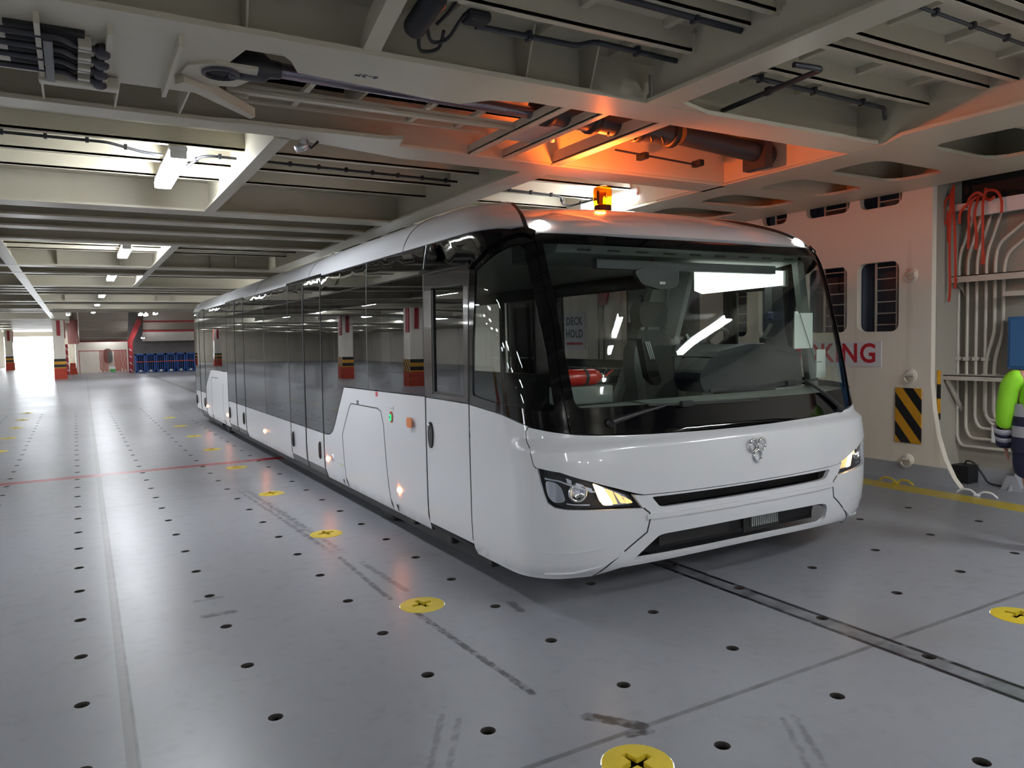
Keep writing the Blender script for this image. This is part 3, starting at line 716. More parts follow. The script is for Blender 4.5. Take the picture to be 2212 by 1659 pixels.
# ---- doors
D1, D2, D3 = (8.56, 9.32, 10.08), (13.14, 13.93, 14.74), (17.50, 18.26, 19.02)
g2 = 0.007
for s, nm in SIDES:
    for (a, b, c) in (D1, D2, D3):
        for (p, q, hy) in ((a, b, a + 0.14), (b, c, c - 0.14)):
            leaf = patch(side([(p + g2, 0.30), (p + g2, 0.705), (q - g2, 0.705), (q - g2, 0.30)], s), off=0.002, th=0.02).build('passenger_door', 'bus_white', bus, label='passenger door leaf')
            patch(side([(p + g2, 0.715), (p + g2, 2.49), (q - g2, 2.49), (q - g2, 0.715)], s), off=0.003, th=0.006).build('door_glass', 'tint', leaf)
            patch(side([(p + g2, 0.215), (p + g2, 0.296), (q - g2, 0.296), (q - g2, 0.215)], s), off=0.0, th=0.02).build('kick_plate', 'bus_grey', leaf)
            m = MB(); hz = [SO(q_of(hy, z, s), z, 0.012) for z in (0.40, 0.43, 0.50, 0.57, 0.60)]
            m.tube(hz, [0.008, 0.018, 0.02, 0.018, 0.008], 8).build('pull_handle', 'black', leaf)
        m = strip(side([(b, 0.215), (b, 2.49)], s, closed=False), 0.034, 0.008, 0.02)
        for y in (a, c): strip(side([(y, 0.205), (y, 2.50)], s, closed=False), 0.020, 0.005, 0.015, m)
        m.build('door_seal', 'seam', bus)
        strip(side([(a - 0.05, 2.505), (c + 0.05, 2.505)], s, closed=False), 0.03, 0.018, 0.03).build('door_rail', 'black_gloss', bus)
    # ---- white lower panels
    body = [
        [(5.625, ZS), (5.625, 1.292), (7.755, 1.272), (8.10, 0.86), (8.20, 0.765), (8.30, 0.722), (8.40, 0.708), (8.545, 0.705), (8.545, ZS)],
        [(10.095, ZS), (10.095, 0.705), (13.125, 0.705), (13.125, ZS)],
        [(14.755, ZS), (14.755, 1.235), (16.75, 1.235), (17.485, 0.86), (17.485, ZS)]]
    for b in body: patch(side(b, s), off=0.0, th=0.02).build('body_panel', 'bus_white', bus)
    # ---- dark window band, pane by pane
    panes = [
        [(5.63, 1.300), (5.63, 2.50), (6.985, 2.50), (6.985, 1.288)],
        [(7.0, 1.288), (7.0, 2.50), (8.545, 2.50), (8.545, 0.715), (8.40, 0.718), (8.31, 0.732), (8.21, 0.775), (8.11, 0.87), (7.76, 1.281)],
        [(10.095, 0.715), (10.095, 2.50), (11.56, 2.50), (11.56, 0.715)], [(11.572, 0.715), (11.572, 2.50), (13.125, 2.50), (13.125, 0.715)],
        [(14.755, 1.245), (14.755, 2.50), (15.9, 2.50), (15.9, 1.245)], [(15.912, 1.245), (15.912, 2.50), (17.485, 2.50), (17.485, 0.872), (16.752, 1.245)]]
    for p in panes: patch(side(p, s), off=0.001, th=0.006).build('side_window', 'tint' if s < 0 else 'tint_light', bus)
    for y, z0 in ((6.992, 1.29), (11.566, 0.71), (15.906, 1.24)): strip(side([(y, z0), (y, 2.50)], s, closed=False), 0.010, 0.003, 0.01).build('pane_joint', 'bus_grey', bus)
    # ---- driver door
    dd = patch(side([(4.838, 0.27), (4.848, 1.282), (5.612, 1.288), (5.612, 0.27)], s), off=0.0, th=0.03).build('driver_door', 'bus_white', bus, label='white driver door with bronze window frame')
    o_ = [(4.848, 1.292), (4.815, 2.27), (5.612, 2.275), (5.612, 1.298)]; w_ = [(4.905, 1.325), (4.90, 2.145), (5.465, 2.15), (5.465, 1.325)]
    patch(side(o_, s), [side(w_, s)], off=0.004, th=0.03).build('window_frame', 'bronze', dd)
    patch(side(w_, s), off=-0.012, th=0.006).build('door_glass', 'tint' if s < 0 else 'clear', dd)
    m = strip(side([(5.455, 1.33), (5.455, 2.14)], s, closed=False), 0.03, 0.0, 0.02); strip(side([(4.91, 1.335), (5.46, 1.335)], s, closed=False), 0.02, 0.0, 0.02, m); m.build('window_seal', 'black', dd)
    strip(side([(4.835, 0.235), (5.612, 0.25)], s, closed=False), 0.035, -0.004, 0.02).build('door_sill', 'seam', dd)
    m = MB(); pts = [(q_of(5.60 + 0.046 * math.cos(t), 0.98, s), 0.995 + 0.105 * math.sin(t)) for t in [2 * PI * i / 20 for i in range(20)]]
    pts = [(q_of(5.52 + 0.046 * math.cos(t), 0.995 + 0.105 * math.sin(t), s), 0.995 + 0.105 * math.sin(t)) for t in [2 * PI * i / 20 for i in range(20)]]
    patch(pts, off=0.012, th=0.016, mb=m); m.build('door_handle', 'black', dd)
    MB().lathe([(0.016, 0.0), (0.016, 0.012), (0.0, 0.014)], SO(q_of(5.53, 1.075, s), 1.075, 0.012), SN(q_of(5.53, 1.075, s), 1.075), 12).build('door_lock', 'chrome', dd)
    m = strip(side([(5.62, ZS), (5.62, 2.28)], s, closed=False), 0.014, 0.003, 0.015); m.build('door_seal', 'seam', bus); strip(side([(4.835, 0.20), (4.844, 1.28), (4.810, 2.26)], s, closed=False), 0.009, 0.002, 0.015).build('door_seal', 'seam', bus)
    strip(side([(4.76, 2.285), (5.64, 2.292)], s, closed=False), 0.032, 0.03, 0.035).build('rain_rail', 'black_gloss', bus)
    strip(side([(5.618, 2.30), (5.575, 2.505)], s, closed=False), 0.008, 0.006, 0.01).build('silver_joint', 'steel', bus)
    # ---- front flank: dark upper panel, quarter window
    roofl = [(q_of(5.57, 2.515), 2.515), (-1.323, 2.515), (-.971, 2.510), (-.769, 2.502), (-.612, 2.479)]
    arch = [(-.575, 2.435), (-.612, 2.456), (-.673, 2.452), (-.765, 2.424), (-.905, 2.362), (-1.018, 2.285), (-1.063, 2.262)]
    fx = (lambda L: L) if s < 0 else mir
    up = front([(q_of(5.61, 2.30), 2.30)] + roofl + arch[1:] + [(q_of(4.80, 2.285), 2.285)], 0.06)
    patch(fx(up), off=0.0, th=0.02).build('upper_side_panel', 'black_gloss', bus)
    wb = [(-.527, 1.134), (-.615, 1.150), (-.762, 1.184), (-.881, 1.222), (-1.001, 1.256), (-1.232, 1.274)]
    qo = front(arch[::-1] + [(-.568, 2.083), (-.545, 1.887), (-.537, 1.371)] + wb + [*[(q_of(4.845 - 0.045 * i / 12, 1.285 + 0.965 * i / 12), 1.285 + 0.965 * i / 12) for i in range(13)]], 0.05)
    qi = front(roundcorners([(-1.013, 2.215), (-.98, 2.251), (-.842, 2.318), (-.737, 2.361), (-.668, 2.380), (-.649, 2.350), (-.625, 1.978), (-.600, 1.631), (-.593, 1.270), (-.943, 1.312), (-1.307, 1.350), (-1.202, 1.726)], 0.03, 3), 0.05)
    qf = patch(fx(qo), [fx(qi)], off=0.0, th=0.018).build('quarter_window', 'black_gloss', bus)
    patch(fx(qi), off=-0.004, th=0.005).build('glass', 'windshield', qf)
    strip(fx(smoothpath([(*p, 0) for p in arch[1:]], 5) and [(p.x, p.y) for p in smoothpath([(*p, 0) for p in arch[::-1]], 5)]), 0.055, 0.022, 0.03).build('arch_moulding', 'black_gloss', bus)
    # ---- corner panel down to the bumper seam
    hd = [(-.776, .924), (-.764, .849), (-.740, .762), (-.716, .706), (-.672, .678), (-.603, .664), (-.436, .650), (-.312, .640), (-.263, .632)]
    cor = front([*[(q_of(4.831 + 0.004 * i / 22, .19 + 1.089 * i / 22), .19 + 1.089 * i / 22) for i in range(23)], (-1.232, 1.268), (-1.001, 1.250), (-.881, 1.216), (-.765, 1.178), (-.793, 1.150), (-.799, 1.087), (-.810, 1.012), (-.799, .944), (-.781, .927)]
                + hd + [(-.243, .598), (-.241, .558), (-.250, .471), (-.454, .194), (-.63, .187), (-.80, .190), (-1.0, .19)], 0.04)
    patch(fx(cor), off=0.0, th=0.025).build('corner_panel', 'bus_white', bus)
    m = strip(fx(front([(-.40, .405), (-.50, .385), (-.62, .378), (-.72, .385)], 0.02, False)), 0.012, 0.004, 0.012)
    strip(fx(front([(-.33, .36), (-.42, .27), (-.55, .235), (-.72, .232)], 0.02, False)), 0.014, 0.006, 0.012, m); m.build('bumper_crease', 'bus_white', bus)
    m = strip(fx(front([(-.768, 1.182), (-.7905, 1.150), (-.796, 1.087), (-.8075, 1.012), (-.7965, .944), (-.779, .927)], 0.03, False)), 0.012, 0.001, 0.02).build('nose_seam', 'seam', bus); m = MB()
    strip(fx(front([(-.2625, .635), (-.2405, .598), (-.2385, .558), (-.2475, .471), (-.452, .192)], 0.03, False)), 0.010, 0.001, 0.02, m); m.build('bumper_seam', 'seam', bus)
    # ---- headlamp
    ho = hd + [(-.303, .728), (-.390, .782), (-.479, .832), (-.577, .876), (-.632, .897)]
    hp = front([(q * 1.0, z) for q, z in ho], 0.03)
    hl_ = patch(fx(hp), off=-0.075, th=0.01).build('headlamp', 'black', bus, label='swept-back headlamp, its inner reflector lit')
    patch(fx(hp), off=0.001, th=0.004).build('lens', 'lens', hl_)
    r1 = front(roundcorners([(-.742, .845), (-.665, .832), (-.628, .80), (-.600, .705), (-.680, .700), (-.725, .745)], 0.03, 3), 0.03)
    patch(fx(r1), off=-0.045, th=0.03).build('indicator_reflector', 'chrome', hl_)
    r2 = front(roundcorners([(-.462, .822), (-.395, .778), (-.315, .722), (-.292, .662), (-.40, .662), (-.43, .70)], 0.02, 3), 0.03)
    patch(fx(r2), off=-0.050, th=0.02).build('main_reflector', 'chrome', hl_)
    r3 = front(roundcorners([(-.455, .815), (-.412, .785), (-.378, .70), (-.372, .668), (-.415, .672)], 0.010, 3), 0.03)
    patch(fx(r3), off=-0.032, th=0.012).build('main_bulb', 'head_on', hl_)
    for kk, (qa, qb) in enumerate(((-.400, -.372), (-.362, -.340), (-.332, -.312))):
        zt_ = .775 - 0.028 * kk
        patch(fx(front([(qa, zt_), (qb, zt_ - .018), (qb + .022, .672), (qa + .028, .672)], 0.02)), off=-0.040, th=0.006).build('reflector_facet', 'lamp_warm', hl_)
    for kk in range(3):
        qa = -.600 + .052 * kk; za = .862 - .030 * kk
        patch(fx(front([(qa, za), (qa + .030, za - .016), (qa + .032, za - .044), (qa + .006, za - .030)], 0.02)), off=-0.030, th=0.006).build('running_light', 'chrome', hl_)
    r4 = front(roundcorners([(-.318, .700), (-.300, .690), (-.292, .668), (-.318, .668)], 0.006, 3), 0.03)
    patch(fx(r4), off=-0.036, th=0.01).build('side_bulb', 'lamp_warm', hl_)
    qc, zc = (-.535 if s < 0 else .535), .762
    m = MB().lathe([(0.062, -0.02), (0.066, 0.0), (0.060, 0.012), (0.048, 0.012), (0.044, -0.01), (0.02, -0.022), (0.0, -0.02)], SO(qc, zc, -0.045), SN(qc, zc) * 0.6 + Vector((0, -0.4, 0)), 20); m.build('projector_ring', 'chrome', hl_)
    m = strip(fx(front([(-.735, .862), (-.64, .845), (-.54, .80), (-.455, .765)], 0.02, False)), 0.010, -0.02, 0.01); strip(fx(front([(-.60, .70), (-.565, .692), (-.48, .685)], 0.02, False)), 0.007, -0.02, 0.01, m); m.build('chrome_trim', 'chrome', hl_)
    # ---- roof marker lamp on the front cap
    qm = (-.53 if s < 0 else .46); zm = 2.515 if s < 0 else 2.50
    t = MB().lathe([(0.05, -0.01), (0.052, 0.006), (0.03, 0.016), (0.0, 0.018)], SO(qm, zm, 0.0), SN(qm, zm), 16); t.build('cap_lamp', 'top_on', bus, label='lit round white lamp on the roof cap')
# ---- nose panel, bumper, slots
mk = sym([(-.768, 1.176), (-.790, 1.150), (-.795, 1.087), (-.806, 1.012), (-.795, .944), (-.778, .930), (-.632, .902), (-.479, .838), (-.369, .784), (-.295, .740), (-.262, .723), (-.233, .721), (0.0, .707)])
mtop = [(.768, 1.176), (.615, 1.144), (.492, 1.121), (.406, 1.112), (.21, 1.095), (0, 1.080), (-.21, 1.095), (-.406, 1.112), (-.492, 1.121), (-.615, 1.144)]
patch(front(mk + mtop[1:], 0.04), off=0.004, th=0.03).build('nose_panel', 'bus_white', bus)
slot = front(roundcorners([(-.232, .700), (-.206, .632), (-.190, .624), (0, .618), (.172, .624), (.198, .632), (.220, .694), (0, .690)], 0.008, 2), 0.04)
lgr = front(roundcorners([(-.292, .290), (-.203, .436), (-.184, .442), (0, .447), (.175, .440), (.206, .428), (.218, .39), (.216, .31), (.194, .278), (0, .288)], 0.012, 2), 0.04)
bp = sym([(-.263, .632), (-.300, .728), (-.262, .717), (-.233, .715), (0, .701)])
bb = [(.241, .598), (.239, .558), (.248, .471), (.452, .194), (.335, .245), (0, .258), (-.335, .245), (-.452, .194), (-.248, .471), (-.239, .558), (-.241, .598)]
bumper = patch(front(bp + bb, 0.035), [slot, lgr], off=0.0, th=0.03).build('front_bumper', 'bus_white', bus)
strip(front([(-.25, .575), (-.15, .568), (0, .565), (.15, .568), (.25, .575)], 0.03, False), 0.03, 0.012, 0.02).build('bumper_lip', 'bus_white', bumper)
MB().box(CX - 0.95, CX + 0.9, 3.90, 3.93, 0.60, 0.72).build('upper_grille', 'black', bus)
patch(front([(q * 1.04 - 0.002, z + (0.02 if z > .36 else -0.01)) for q, z in lgr], 0.05), off=-0.13, th=0.02).build('grille_shade', 'dark', bus)  # dark sheet added to give the grille opening its deep shade
m = MB().box(CX - 1.25, CX + 1.1, 4.12, 4.15, 0.22, 0.6); m.box(CX - 1.2, CX + 1.05, 3.88, 4.14, 0.52, 0.54); m.build('lower_grille', 'black', bus)
m = MB().bbox(CX + 0.05, CX + 0.42, 3.87, 3.885, 0.30, 0.43, 0.005)
m.build('radiator_box', 'black', bus)
m = MB()
for i in range(14): m.box(CX + 0.12 + i * 0.020, CX + 0.130 + i * 0.020, 3.856, 3.868, 0.34, 0.42)
m.build('radiator_fins', 'trim_light', bus)
MB().bbox(CX - 0.75, CX - 0.1, 3.87, 3.885, 0.33, 0.44, 0.004).build("plate_holder", "black", bus)
# ---- badge: three linked rings
m = MB()
for i in range(3):
    du, dz = ((-0.043, 0.035), (0.043, 0.035), (0.004, -0.042))[i]; c = Vector((CX + 0.045 + du, 3.735, .925 + dz))
    ring = [c + Vector((0.038 * math.cos(t) * 0.96, 0, 0.042 * math.sin(t))) for t in [2 * PI * j / 20 for j in range(21)]]; m.tube(ring, 0.0085, 6, cap=False)
m.build('badge', 'chrome', bus, label='badge of three chrome rings')
# ---- windscreen
wo = sym([(-.522, 1.138), (-.535, 1.371), (-.541, 1.887), (-.563, 2.083), (-.570, 2.433), (-.542, 2.447), (-.284, 2.432), (0, 2.408)])
wo = front(wo + [(.406, 1.120), (.21, 1.103), (0, 1.088), (-.21, 1.103), (-.406, 1.120)], 0.05)
wi = roundcorners([(-.543, 2.385), (-.518, 1.896), (-.489, 1.337), (-.474, 1.292), (-.2, 1.290), (0, 1.276), (.2, 1.272), (.476, 1.285), (.489, 1.337), (.518, 1.896), (.540, 2.375), (.28, 2.366), (0, 2.362), (-.28, 2.372)], 0.02, 3)
wi = front(wi, 0.05)
ws = patch(wo, [wi], off=0.004, th=0.02).build('windscreen', 'black_gloss', bus)
patch(wi, off=0.0, th=0.006).build('glass', 'windshield', ws)
for s in (-1, 1):
    strip([(s * q, z) for q, z in front([(-.524, 1.14), (-.536, 1.371), (-.542, 1.887), (-.564, 2.083), (-.571, 2.433)], 0.05, False)], 0.012, 0.012, 0.02).build('pillar_moulding', 'black_gloss', bus)
# ---- wipers
def wiper(pivot, elbow, blade):
    a = MB(); P = [SO(*p, 0.03) for p in (pivot, ((pivot[0] + elbow[0]) / 2, (pivot[1] + elbow[1]) / 2), elbow)]
    a.tube(P, [0.022, 0.014, 0.009], 8); a.lathe([(0.03, -0.03), (0.03, 0.02), (0.0, 0.025)], SO(*pivot, 0.01), SN(*pivot), 12)
    r = a.build('wiper', 'black', bus)
    b = strip([(blade[0][0] + (blade[1][0] - blade[0][0]) * t / 8, blade[0][1] + (blade[1][1] - blade[0][1]) * t / 8) for t in range(9)], 0.018, 0.022, 0.018)
    c = SO((blade[0][0] + blade[1][0]) / 2, (blade[0][1] + blade[1][1]) / 2, 0.03); b.bbox(c.x - 0.05, c.x + 0.05, c.y - 0.02, c.y + 0.02, c.z - 0.02, c.z + 0.02, 0.008)
    b.build('blade', 'rubber', r)
wiper((-.345, 1.190), (-.150, 1.272), ((-.20, 1.285), (.02, 1.262)))
wiper((.36, 1.130), (.165, 1.375), ((-.030, 1.350), (.235, 1.375)))
# ---- roof
def capz(z): return 2.452 + (z - 2.452) * 0.84
def roofgrid(qlist, zl, zmap, off, yrear=YR):
    outer = []; inner = []
    for q in qlist:
        ro = []; ri = []
        for z in zl:
            p = S(q, z); n = SN(q, z)
            if abs(q) > 1:
                hw, yf, L, nn = row(z); f = (abs(q) - 1) / 14.0; p.y = yf + L + (yrear - yf - L) * min(1, f); n = Vector((n.x, 0, n.z)).normalized()
            p2 = Vector((p.x, p.y, zmap(p.z))); ro.append(p2 + n * off); ri.append(p2 + n * (off - 0.03))
        outer.append(ro); inner.append(ri)
    m = MB(); A = len(qlist); B = len(zl)
    for gsh, flip in ((outer, False), (inner, True)):
        vs = [p for r in gsh for p in r]; fs = [(i * B + j, (i + 1) * B + j, (i + 1) * B + j + 1, i * B + j + 1) for i in range(A - 1) for j in range(B - 1)]
        m.add(vs, fs, True)
    rim = []
    edge = [(i, 0) for i in range(A)] + [(A - 1, j) for j in range(1, B)] + [(i, B - 1) for i in range(A - 2, -1, -1)] + [(0, j) for j in range(B - 2, 0, -1)]
    vs = [outer[i][j] for i, j in edge] + [inner[i][j] for i, j in edge]; n = len(edge)
    m.add(vs, [(k, (k + 1) % n, n + (k + 1) % n, n + k) for k in range(n)])
    return m
zl = [2.452, 2.48, 2.51, 2.54, 2.57, 2.60, 2.63, 2.66, 2.69, 2.715, 2.74, 2.76, 2.78, 2.80, 2.82, 2.835, 2.85, 2.86, 2.868, 2.875, 2.879]
roofgrid([-.592 + 1.184 * i / 40 for i in range(41)], zl, capz, 0.0).build('roof_cap', 'bus_white', bus)
for s, nm in SIDES:
    ql = [.612 + (1 - .612) * i / 10 for i in range(11)] + [1 + 14 * i / 24 for i in range(1, 25)]
    if s < 0: ql = [-q for q in ql][::-1]
    zl2 = [2.50] + zl[2:]
    def zm2(z): return z
    roofgrid(ql, zl2, zm2, 0.012).build('roof_side', 'bus_white', bus)
    strip([(s * .602, z) for z in [2.46 + 0.016 * i for i in range(24)]], 0.035, 0.004, 0.02).build('roof_seam', 'seam', bus)
    m = MB()
    for y in (6.05, 9.05, 12.1, 15.1):
        ln = []
        for z in zl2[:-1]:
            hw = row(z)[0]; nx = SN(s * 3, z); ln.append(Vector((CX + s * hw, y, z)) + Vector((nx.x, 0, nx.z)).normalized() * 0.0125)
        m.tube(ln, 0.005, 4)
    m.build('roof_joint', 'bus_grey', bus)
MB().bbox(CX - 0.75, CX + 0.75, 8.6, 13.2, 2.85, 2.985, 0.06, 3).build('air_conditioner', 'bus_white', bus)
# ---- beacon
bcn = MB().lathe([(0.082, 2.775), (0.082, 2.80), (0.074, 2.812), (0.074, 2.865), (0.070, 2.87), (0.0, 2.87)], (3.99, 5.30, 0), seg=20).build('beacon', 'black', bus, label='orange rotating beacon on the roof')
MB().lathe([(0.074, 2.866), (0.080, 2.875), (0.080, 3.00), (0.072, 3.02), (0.05, 3.028), (0.0, 3.03)], (3.99, 5.30, 0), seg=20).build('beacon_dome', 'beacon_dome', bcn)
MB().lathe([(0.0, 2.87), (0.012, 2.875), (0.012, 2.93), (0.0, 2.95)], (4.0, 5.29, 0), seg=10).build('beacon_bulb', 'beacon_on', bcn)
m = MB()
for i in range(7):
    a0 = 0.3 + PI * i / 7 * 1.0; a1 = 0.3 + PI * (i + 1) / 7
    m.add([(3.99 + 0.05 * math.cos(a0), 5.30 + 0.05 * math.sin(a0), 2.885), (3.99 + 0.05 * math.cos(a1), 5.30 + 0.05 * math.sin(a1), 2.885), (3.99 + 0.05 * math.cos(a1), 5.30 + 0.05 * math.sin(a1), 2.99), (3.99 + 0.05 * math.cos(a0), 5.30 + 0.05 * math.sin(a0), 2.99)], [(0, 1, 2, 3)], True)
m.build('beacon_reflector', 'cylinder', bcn)
bl = bpy.data.lights.new('beacon_light', 'SPOT'); bl.energy = 80; bl.color = (1.0, 0.17, 0.02); bl.shadow_soft_size = 0.05; bl.spot_size = 2.95; bl.spot_blend = 0.35
blo = bpy.data.objects.new('beacon_light', bl); COL.objects.link(blo); blo.location = Vector((3.99, 5.28, 3.05)) - org(bus); blo.parent = bus; blo.rotation_euler = (PI - 0.05, 0.42, 0)
bp_ = bpy.data.lights.new('beacon_bulb_light', 'POINT'); bp_.energy = 6; bp_.color = (1.0, 0.18, 0.03); bp_.shadow_soft_size = 0.05
bpo = bpy.data.objects.new('beacon_bulb_light', bp_); COL.objects.link(bpo); bpo.location = Vector((3.99, 5.28, 3.06)) - org(bus); bpo.parent = bus
# ---- tail
m = MB().bbox(CX - 1.60, CX + 1.60, YR - 0.16, YR + 0.06, 0.22, 2.55, 0.10, 3); m.build('rear_panel', 'bus_white', bus)
# ---- running gear
for s in (-1, 1):
    for y, lb in ((6.95, None), (15.75, None)):
        w_ = MB().lathe([(0.16, -0.11), (0.26, -0.12), (0.315, -0.10), (0.325, -0.06), (0.325, 0.06), (0.315, 0.10), (0.26, 0.12), (0.16, 0.11)], (CX + s * 1.42, y, 0.325), (1, 0, 0), 24).build('wheel', 'rubber', bus)
        MB().lathe([(0.0, -0.10), (0.16, -0.10), (0.17, 0.0), (0.16, 0.10), (0.0, 0.10)], (CX + s * 1.42, y, 0.325), (1, 0, 0), 16).build('wheel_rim', 'steel', w_)
for ya, yb in ((4.75, 15.25), (16.25, 18.9)): MB().box(CX - 1.56, CX + 1.56, ya, yb, 0.10, 0.33).build('underfloor', 'seam', bus)  # set low to block light, so the deck beneath goes dark
MB().box(CX - 1.2, CX + 1.2, 15.2, 16.3, 0.15, 0.33).build('axle_housing', 'seam', bus)
m = MB()
for y in (5.35, 6.1): m.bbox(CX - 1.62, CX - 1.50, y - 0.05, y + 0.05, 0.15, 0.25, 0.015)
m.build('jacking_pad', 'black', bus)
# ---- hatches, lamps and stickers on the left flank
def yz(pts, **k): return side(pts, -1, 0.06, **k)
strip(yz([(7.78, ZS + .01), (7.86, 0.76), (7.80, 0.84), (7.58, 1.09), (7.53, 1.118), (6.75, 1.122), (6.66, 1.10), (6.60, 0.98), (6.55, 0.6), (6.46, ZS + .01)], closed=False), 0.010, 0.0015, 0.01).build('wheel_hatch_joint', 'seam', bus)
strip(yz([(16.75, 0.22), (16.70, 1.05), (16.62, 1.08), (15.9, 1.085)], closed=False), 0.012, 0.0015, 0.01).build('wheel_hatch_joint', 'seam', bus); strip(yz([(15.25, 0.22), (15.4, 0.7), (15.3, 1.0)], closed=False), 0.006, 0.0015, 0.01).build('wheel_hatch_joint', 'seam', bus)
def disc(y, z, r, mat, name, off=0.0, h=0.014, parent=None, ry=1.0, label=None):
    q = q_of(y, z); c = SO(q, z, off); n = SN(q, z)
    mb = MB().lathe([(r, -0.01), (r, h * 0.5), (r * 0.7, h), (0.0, h * 1.1)], c, n, 16)
    return mb.build(name, mat, parent or bus, label=label)
for y in (6.25, 8.44, 11.74, 14.95, 17.42): disc(y, 0.43, 0.026, 'marker_on', 'side_marker', label='lit orange side marker lamp')
disc(8.23, 0.47, 0.042, 'white', 'reflector_rim'); disc(8.23, 0.47, 0.030, paint('reflector_pink', (0.6, 0.25, 0.25), 0.2), 'reflector', off=0.006)
def chip(y, z, wy, wz, mat, name, off=0.003, r=0.004, parent=None, label=None):
    return patch(yz(rrect(y - wy / 2, y + wy / 2, z - wz / 2, z + wz / 2, r)), off=off, th=0.004).build(name, mat, parent or bus, label=label)
t = chip(5.92, 1.06, 0.115, 0.085, 'orange_lens', 'turn_signal', off=0.025, r=0.025, label='orange turn signal by the driver door')
e = chip(6.39, 1.07, 0.075, 0.10, paint('button_red', (0.45, 0.04, 0.02), 0.4), 'emergency_button', off=0.006, r=0.036); chip(6.40, 1.065, 0.040, 0.058, 'green_on', 'button_light', off=0.012, r=0.012, parent=e); chip(6.40, 1.065, 0.018, 0.028, 'signdark', 'button_centre', off=0.015, r=0.006, parent=e)
e = chip(6.38, 1.148, 0.10, 0.042, paint('sticker_frame', (0.5, 0.5, 0.52), 0.5), 'notice_sticker', off=0.002); chip(6.38, 1.148, 0.09, 0.032, 'bus_white', 'sticker_face', off=0.003, parent=e); chip(6.38, 1.146, 0.07, 0.010, paint('sticker_ink', (0.3, 0.3, 0.32), 0.5), 'sticker_text', off=0.004, parent=e)
chip(6.76, 1.255, 0.055, 0.045, 'signred', 'red_sticker', off=0.002); chip(7.32, 1.142, 0.055, 0.042, 'signdark', 'dark_sticker', off=0.002)
e = chip(7.93, 0.36, 0.11, 0.16, 'bus_white', 'plan_sticker', off=0.002); chip(7.93, 0.432, 0.11, 0.012, paint('sticker_olive', (0.4, 0.4, 0.15), 0.5), 'sticker_band', off=0.003, parent=e)
m = MB()
for i, (a, b) in enumerate(((7.955, 0.395), (7.91, 0.395), (7.955, 0.345), (7.91, 0.345), (7.93, 0.305))): patch(yz(rrect(a - 0.017, a + 0.017, b - 0.016, b + 0.016, 0.002)), [yz(rrect(a - 0.012, a + 0.012, b - 0.011, b + 0.011, 0.002))], off=0.003, th=0.003, mb=m)
m.build('sticker_drawing', paint('sticker_line', (0.45, 0.46, 0.46), 0.5), e)
for y, z in ((7.90, 0.245), (6.33, 0.255)): patch(yz([(y - 0.022, z + 0.03), (y + 0.022, z + 0.03), (y, z - 0.03)]), off=0.002, th=0.003).build('jack_arrow', 'seam', bus)
# ---- route number pod on the upper side panel (dark cluster)
m = MB().lathe([(0.012, 0), (0.012, 0.01), (0, 0.012)], SO(-1.62, 2.46, 0), SN(-1.62, 2.46), 12); m.build('panel_stud', 'white', bus); MB().bar(SO(-1.53, 2.36, 0.02), SO(-1.53, 2.47, 0.02), 0.045, 0.03, (1, 0, 0)).build('route_badge', 'black_gloss', bus)

# ---- inside
MB().box(CX - 1.58, CX + 1.58, 4.35, 18.9, 0.40, 0.44).build('cabin_floor', 'trim_dark', bus)
MB().box(CX - 1.57, CX + 1.57, 4.95, 18.9, 2.44, 2.46).build('headlining', 'trim_light', bus)
# overhead console above the windscreen with small vents
oc = MB().prism([(4.30, 2.42), (4.36, 2.33), (4.62, 2.30), (4.95, 2.30), (4.95, 2.44)], lambda u, v, w: (w, u, v), CX - 1.22, CX + 1.20).build('overhead_console', 'trim_grey', bus)
m = MB()
for i in range(9): m.bbox(CX - 1.05 + i * 0.26, CX - 0.93 + i * 0.26, 4.34, 4.372, 2.346, 2.366, 0.008)
m.build('console_vent', 'trim_dark', oc)
MB().box(CX - 0.84, CX + 1.0, 4.40, 4.46, 2.235, 2.30).build('sun_blind', 'trim_dark', bus)
cl_ = MB().add([(4.46, 4.60, 2.075), (5.42, 4.60, 2.16), (5.42, 4.86, 2.20), (4.62, 4.86, 2.12), (4.53, 4.60, 2.29), (5.42, 4.60, 2.285), (5.42, 4.86, 2.29), (4.62, 4.86, 2.29)], [(0, 3, 2, 1), (4, 5, 6, 7), (0, 1, 5, 4), (1, 2, 6, 5), (2, 3, 7, 6), (3, 0, 4, 7)]).build('cab_lamp', 'cab_lit', bus, label='bright white cab lamp panel above the dashboard')
MB().box(5.425, 5.46, 4.58, 4.80, 2.15, 2.29).build('lamp_end', 'trim_grey', cl_)
MB().box(3.72, 4.45, 5.00, 5.30, 2.405, 2.442).build('ceiling_lamp', 'cab_lit', bus)
